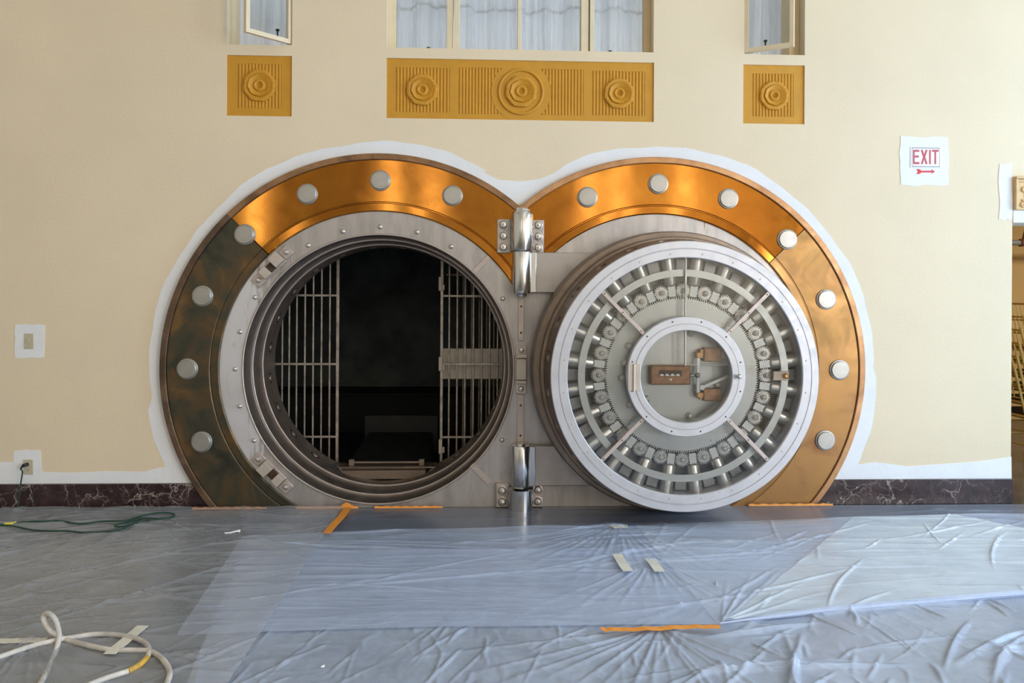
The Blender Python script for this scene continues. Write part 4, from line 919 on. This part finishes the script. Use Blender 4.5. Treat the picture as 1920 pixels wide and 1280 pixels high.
def z_base(X, Y):
    wx = X+0.25*vnoise(X*1.7, Y*1.7, 3); wy = Y+0.25*vnoise(X*1.7+9, Y*1.7, 4)
    near = np.clip((-Y-1.55)/0.5, 0, 1)
    z = 0.0025*ridged(wx*3.2, wy*2.1, 21, 3) + 0.0035*ridged(wx*11+wy*4, wy*6, 22, 2.5)*near*vnoise(X*2, Y*2, 8) + 0.0018*ridged(wx*24, wy*19, 23, 2)*vnoise(X*3, Y*3, 9)
    z += creases(X, Y, 120, (0.7, 3.7, -3.2, -1.7), 0.15, 0.6, 0.006, 0.012, 0.004, 0.014, 0.8, 0.8, 31)
    z += creases(X, Y, 16, (0.9, 3.4, -3.1, -2.0), 0.6, 1.3, 0.010, 0.018, 0.010, 0.022, 0.6, 0.35, 36)
    z += creases(X, Y, 110, (-1.6, 1.0, -3.2, -1.8), 0.12, 0.6, 0.005, 0.009, 0.002, 0.007, 1.25, 0.3, 32)
    z += fan(X, Y, FAN3, -PI*0.92, -PI*0.15, 16, 1.5, 0.016, 5)
    z += 0.006*ridged(X*1.3, Y*9, 25, 3)*(1-near)
    return z
def z_back(X, Y):
    wx = X+0.2*vnoise(X*1.5, Y*2, 73)
    return 0.006*ridged(wx*1.1, Y*7, 71, 3) + creases(X, Y, 40, (-1.5, 5.0, -1.1, -0.1), 0.3, 1.3, 0.006, 0.011, 0.003, 0.008, 0.08, 0.2, 75)
def z_over(X, Y):
    wx = X+0.2*vnoise(X*1.5, Y*2, 13)
    z = 0.007*ridged(wx*0.9, Y*8+0.4*wx, 41, 3) + 0.003*ridged(wx*4, Y*14, 42, 2)*vnoise(X*1.5, Y*2, 44)
    z += creases(X, Y, 46, (-1.8, 4.2, -2.0, -0.7), 0.5, 1.8, 0.008, 0.014, 0.003, 0.010, 0.12, 0.22, 33)
    z += creases(X, Y, 26, (0.8, 3.6, -2.0, -0.6), 0.3, 1.1, 0.007, 0.012, 0.003, 0.009, 0.9, 0.5, 34)
    z += fan(X, Y, FAN1, -PI*0.95, -PI*0.25, 22, 1.5, 0.012, 6) + fan(X, Y, FAN2, -PI*0.75, -PI*0.30, 12, 1.1, 0.012, 7)
    z += fan(X, Y, gxy(1352, 1176), PI*0.05, PI*0.45, 7, 1.3, 0.014, 8)
    return z + 0.012
def z_left(X, Y):
    wx = X+0.3*vnoise(X*1.6, Y*1.6, 53); wy = Y+0.3*vnoise(X*1.6+5, Y*1.6, 54)
    z = 0.007*ridged(wx*1.6, wy*7, 51, 3) + 0.010*ridged(wx*5, wy*4, 52, 3)*np.clip((-X-1.7)/0.7, 0, 1) + 0.003*ridged(wx*9, wy*14, 55, 2)*vnoise(X*2, Y*2, 57)
    z += creases(X, Y, 70, (-3.4, -1.0, -3.0, -0.5), 0.2, 0.8, 0.005, 0.009, 0.003, 0.008, 0.1, 0.5, 37)
    z += creases(X, Y, 34, (-3.4, -0.9, -3.0, -0.6), 0.5, 1.8, 0.006, 0.011, 0.003, 0.008, 0.62, 0.25, 35)
    z += fan(X, Y, gxy(60, 1205), -PI*0.9, -PI*0.1, 18, 0.9, 0.012, 9)
    sd = (X-gxy(600, 1010)[0])*0 
    return z + 0.018
yb = -0.075
sheet('plastic_sheet', [(-1.75, yb), (HX1-1.5, yb)], [(-1.35, -1.2), (HX1-1.5, -1.2)], 420, 150, z_back, 'plastic_film_shade_band', 'extra-clear plastic strip imitating the dark shade band at the foot of the vault', 0.002)
sheet('plastic_sheet', [(-1.45, -1.05), (HX1-2.0, -1.05)], [(-0.95, -4.3), (HX1-2.0, -4.3)], 900, 480, z_base, 'plastic_film_clear', 'crumpled clear plastic sheet in front, under the long orange tape', 0.003)
bk = [gxy(455, 1010), gxy(620, 1001), gxy(1000, 991), gxy(1400, 986), gxy(1640, 972), gxy(1790, 968), gxy(2050, 966)]
fr2 = [gxy(330, 1197), gxy(500, 1190), gxy(800, 1181), gxy(1120, 1179), gxy(1350, 1176), gxy(1560, 1150), gxy(1920, 1119), gxy(2200, 1100)]
sheet('plastic_sheet', bk, fr2, 760, 190, z_over, 'plastic_film', 'upper milky plastic sheet stretched in front of the vault, its near edge taped', 0.003)
sheet('plastic_sheet', [(-5.2, yb), (gxy(645, 952)[0], yb)], [(-4.4, -4.3), (gxy(300, 1480)[0], -4.3)], 460, 400, z_left, 'plastic_film_thin', 'left grey plastic sheet under the white hose and green cord', 0.003)
sheet('plastic_sheet', [gxy(1190, 989), gxy(1640, 973), gxy(1790, 969), gxy(1990, 1010)], [gxy(1345, 1176), gxy(1560, 1148), gxy(1800, 1128), gxy(2150, 1105)], 420, 170, lambda X, Y: z_over(X, Y)+0.003, 'plastic_film_lightened', 'added pale plastic layer imitating brighter light, right of the two masking tape pieces', 0.003)
sheet('plastic_sheet', [gxy(1600, 976), gxy(1640, 973.5), gxy(1790, 969.5), gxy(1990, 1012)], [gxy(1362, 1172), gxy(1560, 1147), gxy(1800, 1127), gxy(2150, 1104)], 420, 170, lambda X, Y: z_over(X, Y)+0.006, 'plastic_film_double', 'whitest topmost plastic layer on the right in front of the doorway', 0.003)
# rolled near edge of the upper sheet
solo('sheet_hem', MB().tube([(x, y+0.004, 0.020) for x, y in [tuple(q) for q in lerp_poly(fr2[4:], np.linspace(0, 1, 24))]], [0.004+0.014*min(1, i/8) for i in range(24)], 8), 'plastic_film', 'thick rolled white plastic edge running right from the orange tape', 'plastic roll', (gxy(1560, 1150)[0], gxy(1560, 1150)[1], 0))

# ------------------------------------------------------------------ tape
def tape(name, pts, w, mat, label, z=0.030, bumps=0.004, seed=1, cat='tape'):
    r = random.Random(seed); P_ = spline([G(u, v, z) for u, v in pts], 10); vs = []; fs = []
    for i, p in enumerate(P_):
        d = (P_[min(i+1, len(P_)-1)]-P_[max(i-1, 0)]); d.z = 0; d.normalize(); n = Vector((-d.y, d.x, 0)); k = r.uniform(-bumps, bumps)
        for s in (-1, 1): vs += [p+n*(w/2*s)+Vector((0, 0, k)), p+n*(w/2*s)+Vector((0, 0, k-0.0015))]
    for i in range(len(P_)-1):
        a = i*4; b = a+4; fs += [(a, a+2, b+2, b), (a+1, b+1, b+3, a+3), (a, b, b+1, a+1), (a+2, a+3, b+3, b+2)]
    fs += [(0, 1, 3, 2), (len(vs)-4, len(vs)-2, len(vs)-1, len(vs)-3)]
    c_ = P_[len(P_)//2]; return solo(name, MB().add(vs, fs), mat, label, cat, (c_.x, c_.y, z))
tape('orange_tape', [(1127, 1179), (1180, 1179), (1235, 1177), (1285, 1174), (1350, 1175)], 0.040, 'orange_tape', 'long orange tape strip holding the near edge of the upper sheet', 0.034, 0.003, 2)
tape('orange_tape', [(652, 951), (640, 968), (624, 985), (613, 999)], 0.055, 'orange_tape', 'orange tape along the seam in front of the vault opening', 0.034, 0.001, 3)
tape('masking_tape', [(268, 1172), (240, 1196), (205, 1225)], 0.055, 'masking_tape', 'pale masking tape strip beside the white hose', 0.036, 0.001, 4)
tape('masking_tape', [(-20, 1202), (40, 1200), (85, 1199)], 0.050, 'masking_tape', 'pale masking tape strip at the left edge behind the hose', 0.036, 0.001, 5)
tape('masking_tape', [(1157, 1038), (1168, 1056), (1178, 1070)], 0.060, 'masking_tape', 'left of two short masking tape pieces under the open door', 0.036, 0.001, 6)
tape('masking_tape', [(1218, 1046), (1228, 1058), (1237, 1071)], 0.060, 'masking_tape', 'right of two short masking tape pieces under the open door', 0.036, 0.001, 7)
tape('masking_tape', [(1146, 987), (1160, 985.5), (1176, 986)], 0.075, 'masking_tape', 'masking tape patch where the creases fan out below the door', 0.032, 0.002, 8)
def edge_tape(u0, u1, v0, v1, label, hump=None):            # tape standing along the foot of the frame
    vs = []; fs = []; n = 26
    for i in range(n+1):
        t = i/n; u = u0+(u1-u0)*t; b = P(u, v0+(v1-v0)*t, yb-0.004); h = 0.020+0.004*math.sin(i*1.7)
        if hump: h += 0.030*math.exp(-((t-0.5)/0.22)**2)
        for y, z in ((b.y, 0.006), (b.y+0.004, h), (b.y+0.0055, h), (b.y+0.0015, 0.006)): vs.append((b.x, y, z))
    for i in range(n):
        for k in range(4): a = i*4; fs.append((a+k, a+(k+1) % 4, a+4+(k+1) % 4, a+4+k))
    fs += [(0, 1, 2, 3), (n*4+3, n*4+2, n*4+1, n*4)]
    c_ = P((u0+u1)/2, v0, yb); solo('orange_tape', MB().add(vs, fs), 'orange_tape', label, 'tape', (c_.x, yb, 0.006))
edge_tape(360, 500, 948, 948, 'orange tape at the foot of the blackened brass plate'); edge_tape(555, 632, 948, 948, 'short orange tape under the lower left latch')
edge_tape(628, 672, 948, 948, 'humped piece of orange tape at the top of the seam', True); edge_tape(702, 830, 950, 950, 'thin orange tape below the vault opening')
edge_tape(1404, 1562, 942, 940, 'orange tape at the foot of the dull golden brass plate')

# ------------------------------------------------------------------ cords, hose, scraps on the floor
gz = 0.034
e = empty('green_cord', G(120, 985, 0.02)); tag(e, 'looped dark green extension cord lying left on the plastic', 'cord')
pa = [(-40, 981), (0, 983), (16, 983), (40, 979), (75, 977), (110, 976), (150, 981.5), (190, 977), (235, 975.5), (262, 968), (288, 962), (314, 961), (327, 964.5), (316, 970.5), (293, 972), (270, 971), (240, 978), (216, 984), (224, 987), (245, 983), (268, 975), (282, 973.5), (262, 973), (244, 984), (222, 993), (190, 996.5), (160, 998), (125, 995), (90, 995), (60, 993), (35, 988), (18, 984.5), (-10, 985), (-50, 986)]
part('cable', MB().tube(spline([G(u, v, gz+0.004*math.sin(i*1.9)+0.004) for i, (u, v) in enumerate(pa)], 8), 0.0062, 8), 'green_rubber', e)
c_ = G(17, 983.5, gz+0.004); part('tie', MB().rod(c_-Vector((0.028, 0, 0)), c_+Vector((0.018, 0.01, 0)), 0.015, 0.014, 10).rod(c_, c_+Vector((0.03, 0.03, 0.012)), 0.004), 'yellow_tie', e)
hzz = 0.036; yl = G(105, 1195, hzz).y
def HG(u, v): return G(u, v, hzz)
hp = [HG(55, 1310), HG(75, 1282), P(95, 1243, yl-0.16), P(107, 1212, yl-0.07), P(110.5, 1187, yl-0.02), P(104, 1162, yl), P(92, 1150, yl+0.01), P(82.5, 1152, yl+0.02), P(82, 1163, yl+0.015), P(92, 1180, yl), HG(112, 1194), HG(150, 1206), HG(205, 1217.5), HG(250, 1218.5), HG(282, 1221), HG(305, 1236), HG(318, 1258), HG(312, 1283), HG(290, 1320), HG(230, 1350), HG(150, 1340), HG(140, 1305), HG(175, 1280), HG(240, 1258)]
hp2 = [HG(240, 1258), HG(262, 1246), HG(276, 1232)]
hp3 = [HG(276, 1232), HG(280, 1220), HG(273, 1206), HG(250, 1195), HG(215, 1189.5), HG(175, 1189), HG(140, 1194), HG(100, 1201), HG(55, 1212), HG(0, 1231), HG(-60, 1250)]
e = empty('white_hose', G(180, 1240, 0.02)); tag(e, 'dirty white hose coiled at the lower left, one loop standing up', 'hose')
part('hose', MB().tube(spline(hp, 10), 0.0115, 12), 'hose', e, smooth=60); part('worn_section', MB().tube(spline(hp2, 8), 0.0117, 12), 'hose_yellow', e, smooth=60, label='hose section worn yellow'); part('hose', MB().tube(spline(hp3, 10), 0.0115, 12), 'hose', e, smooth=60)
a = G(421, 999, 0.03); b = G(447, 997.5, 0.03)
solo('paper_scrap', MB().tube([a, a*0.6+b*0.4, b+Vector((-0.01, 0.006, 0.006)), b+Vector((0.006, 0.015, 0.004))], [0.004, 0.005, 0.006, 0.010], 6), 'paper', 'thin white paper scrap on the sheet left of the seam', 'scrap', (a.x, a.y, 0.025))
a = G(602, 1250, 0.012); solo('paper_scrap', MB().tube([a, a+Vector((0.014, 0.006, 0.002))], [0.004, 0.006], 6), 'paper', 'tiny white paper crumb near the bottom of the front sheet', 'scrap', (a.x, a.y, 0.006))
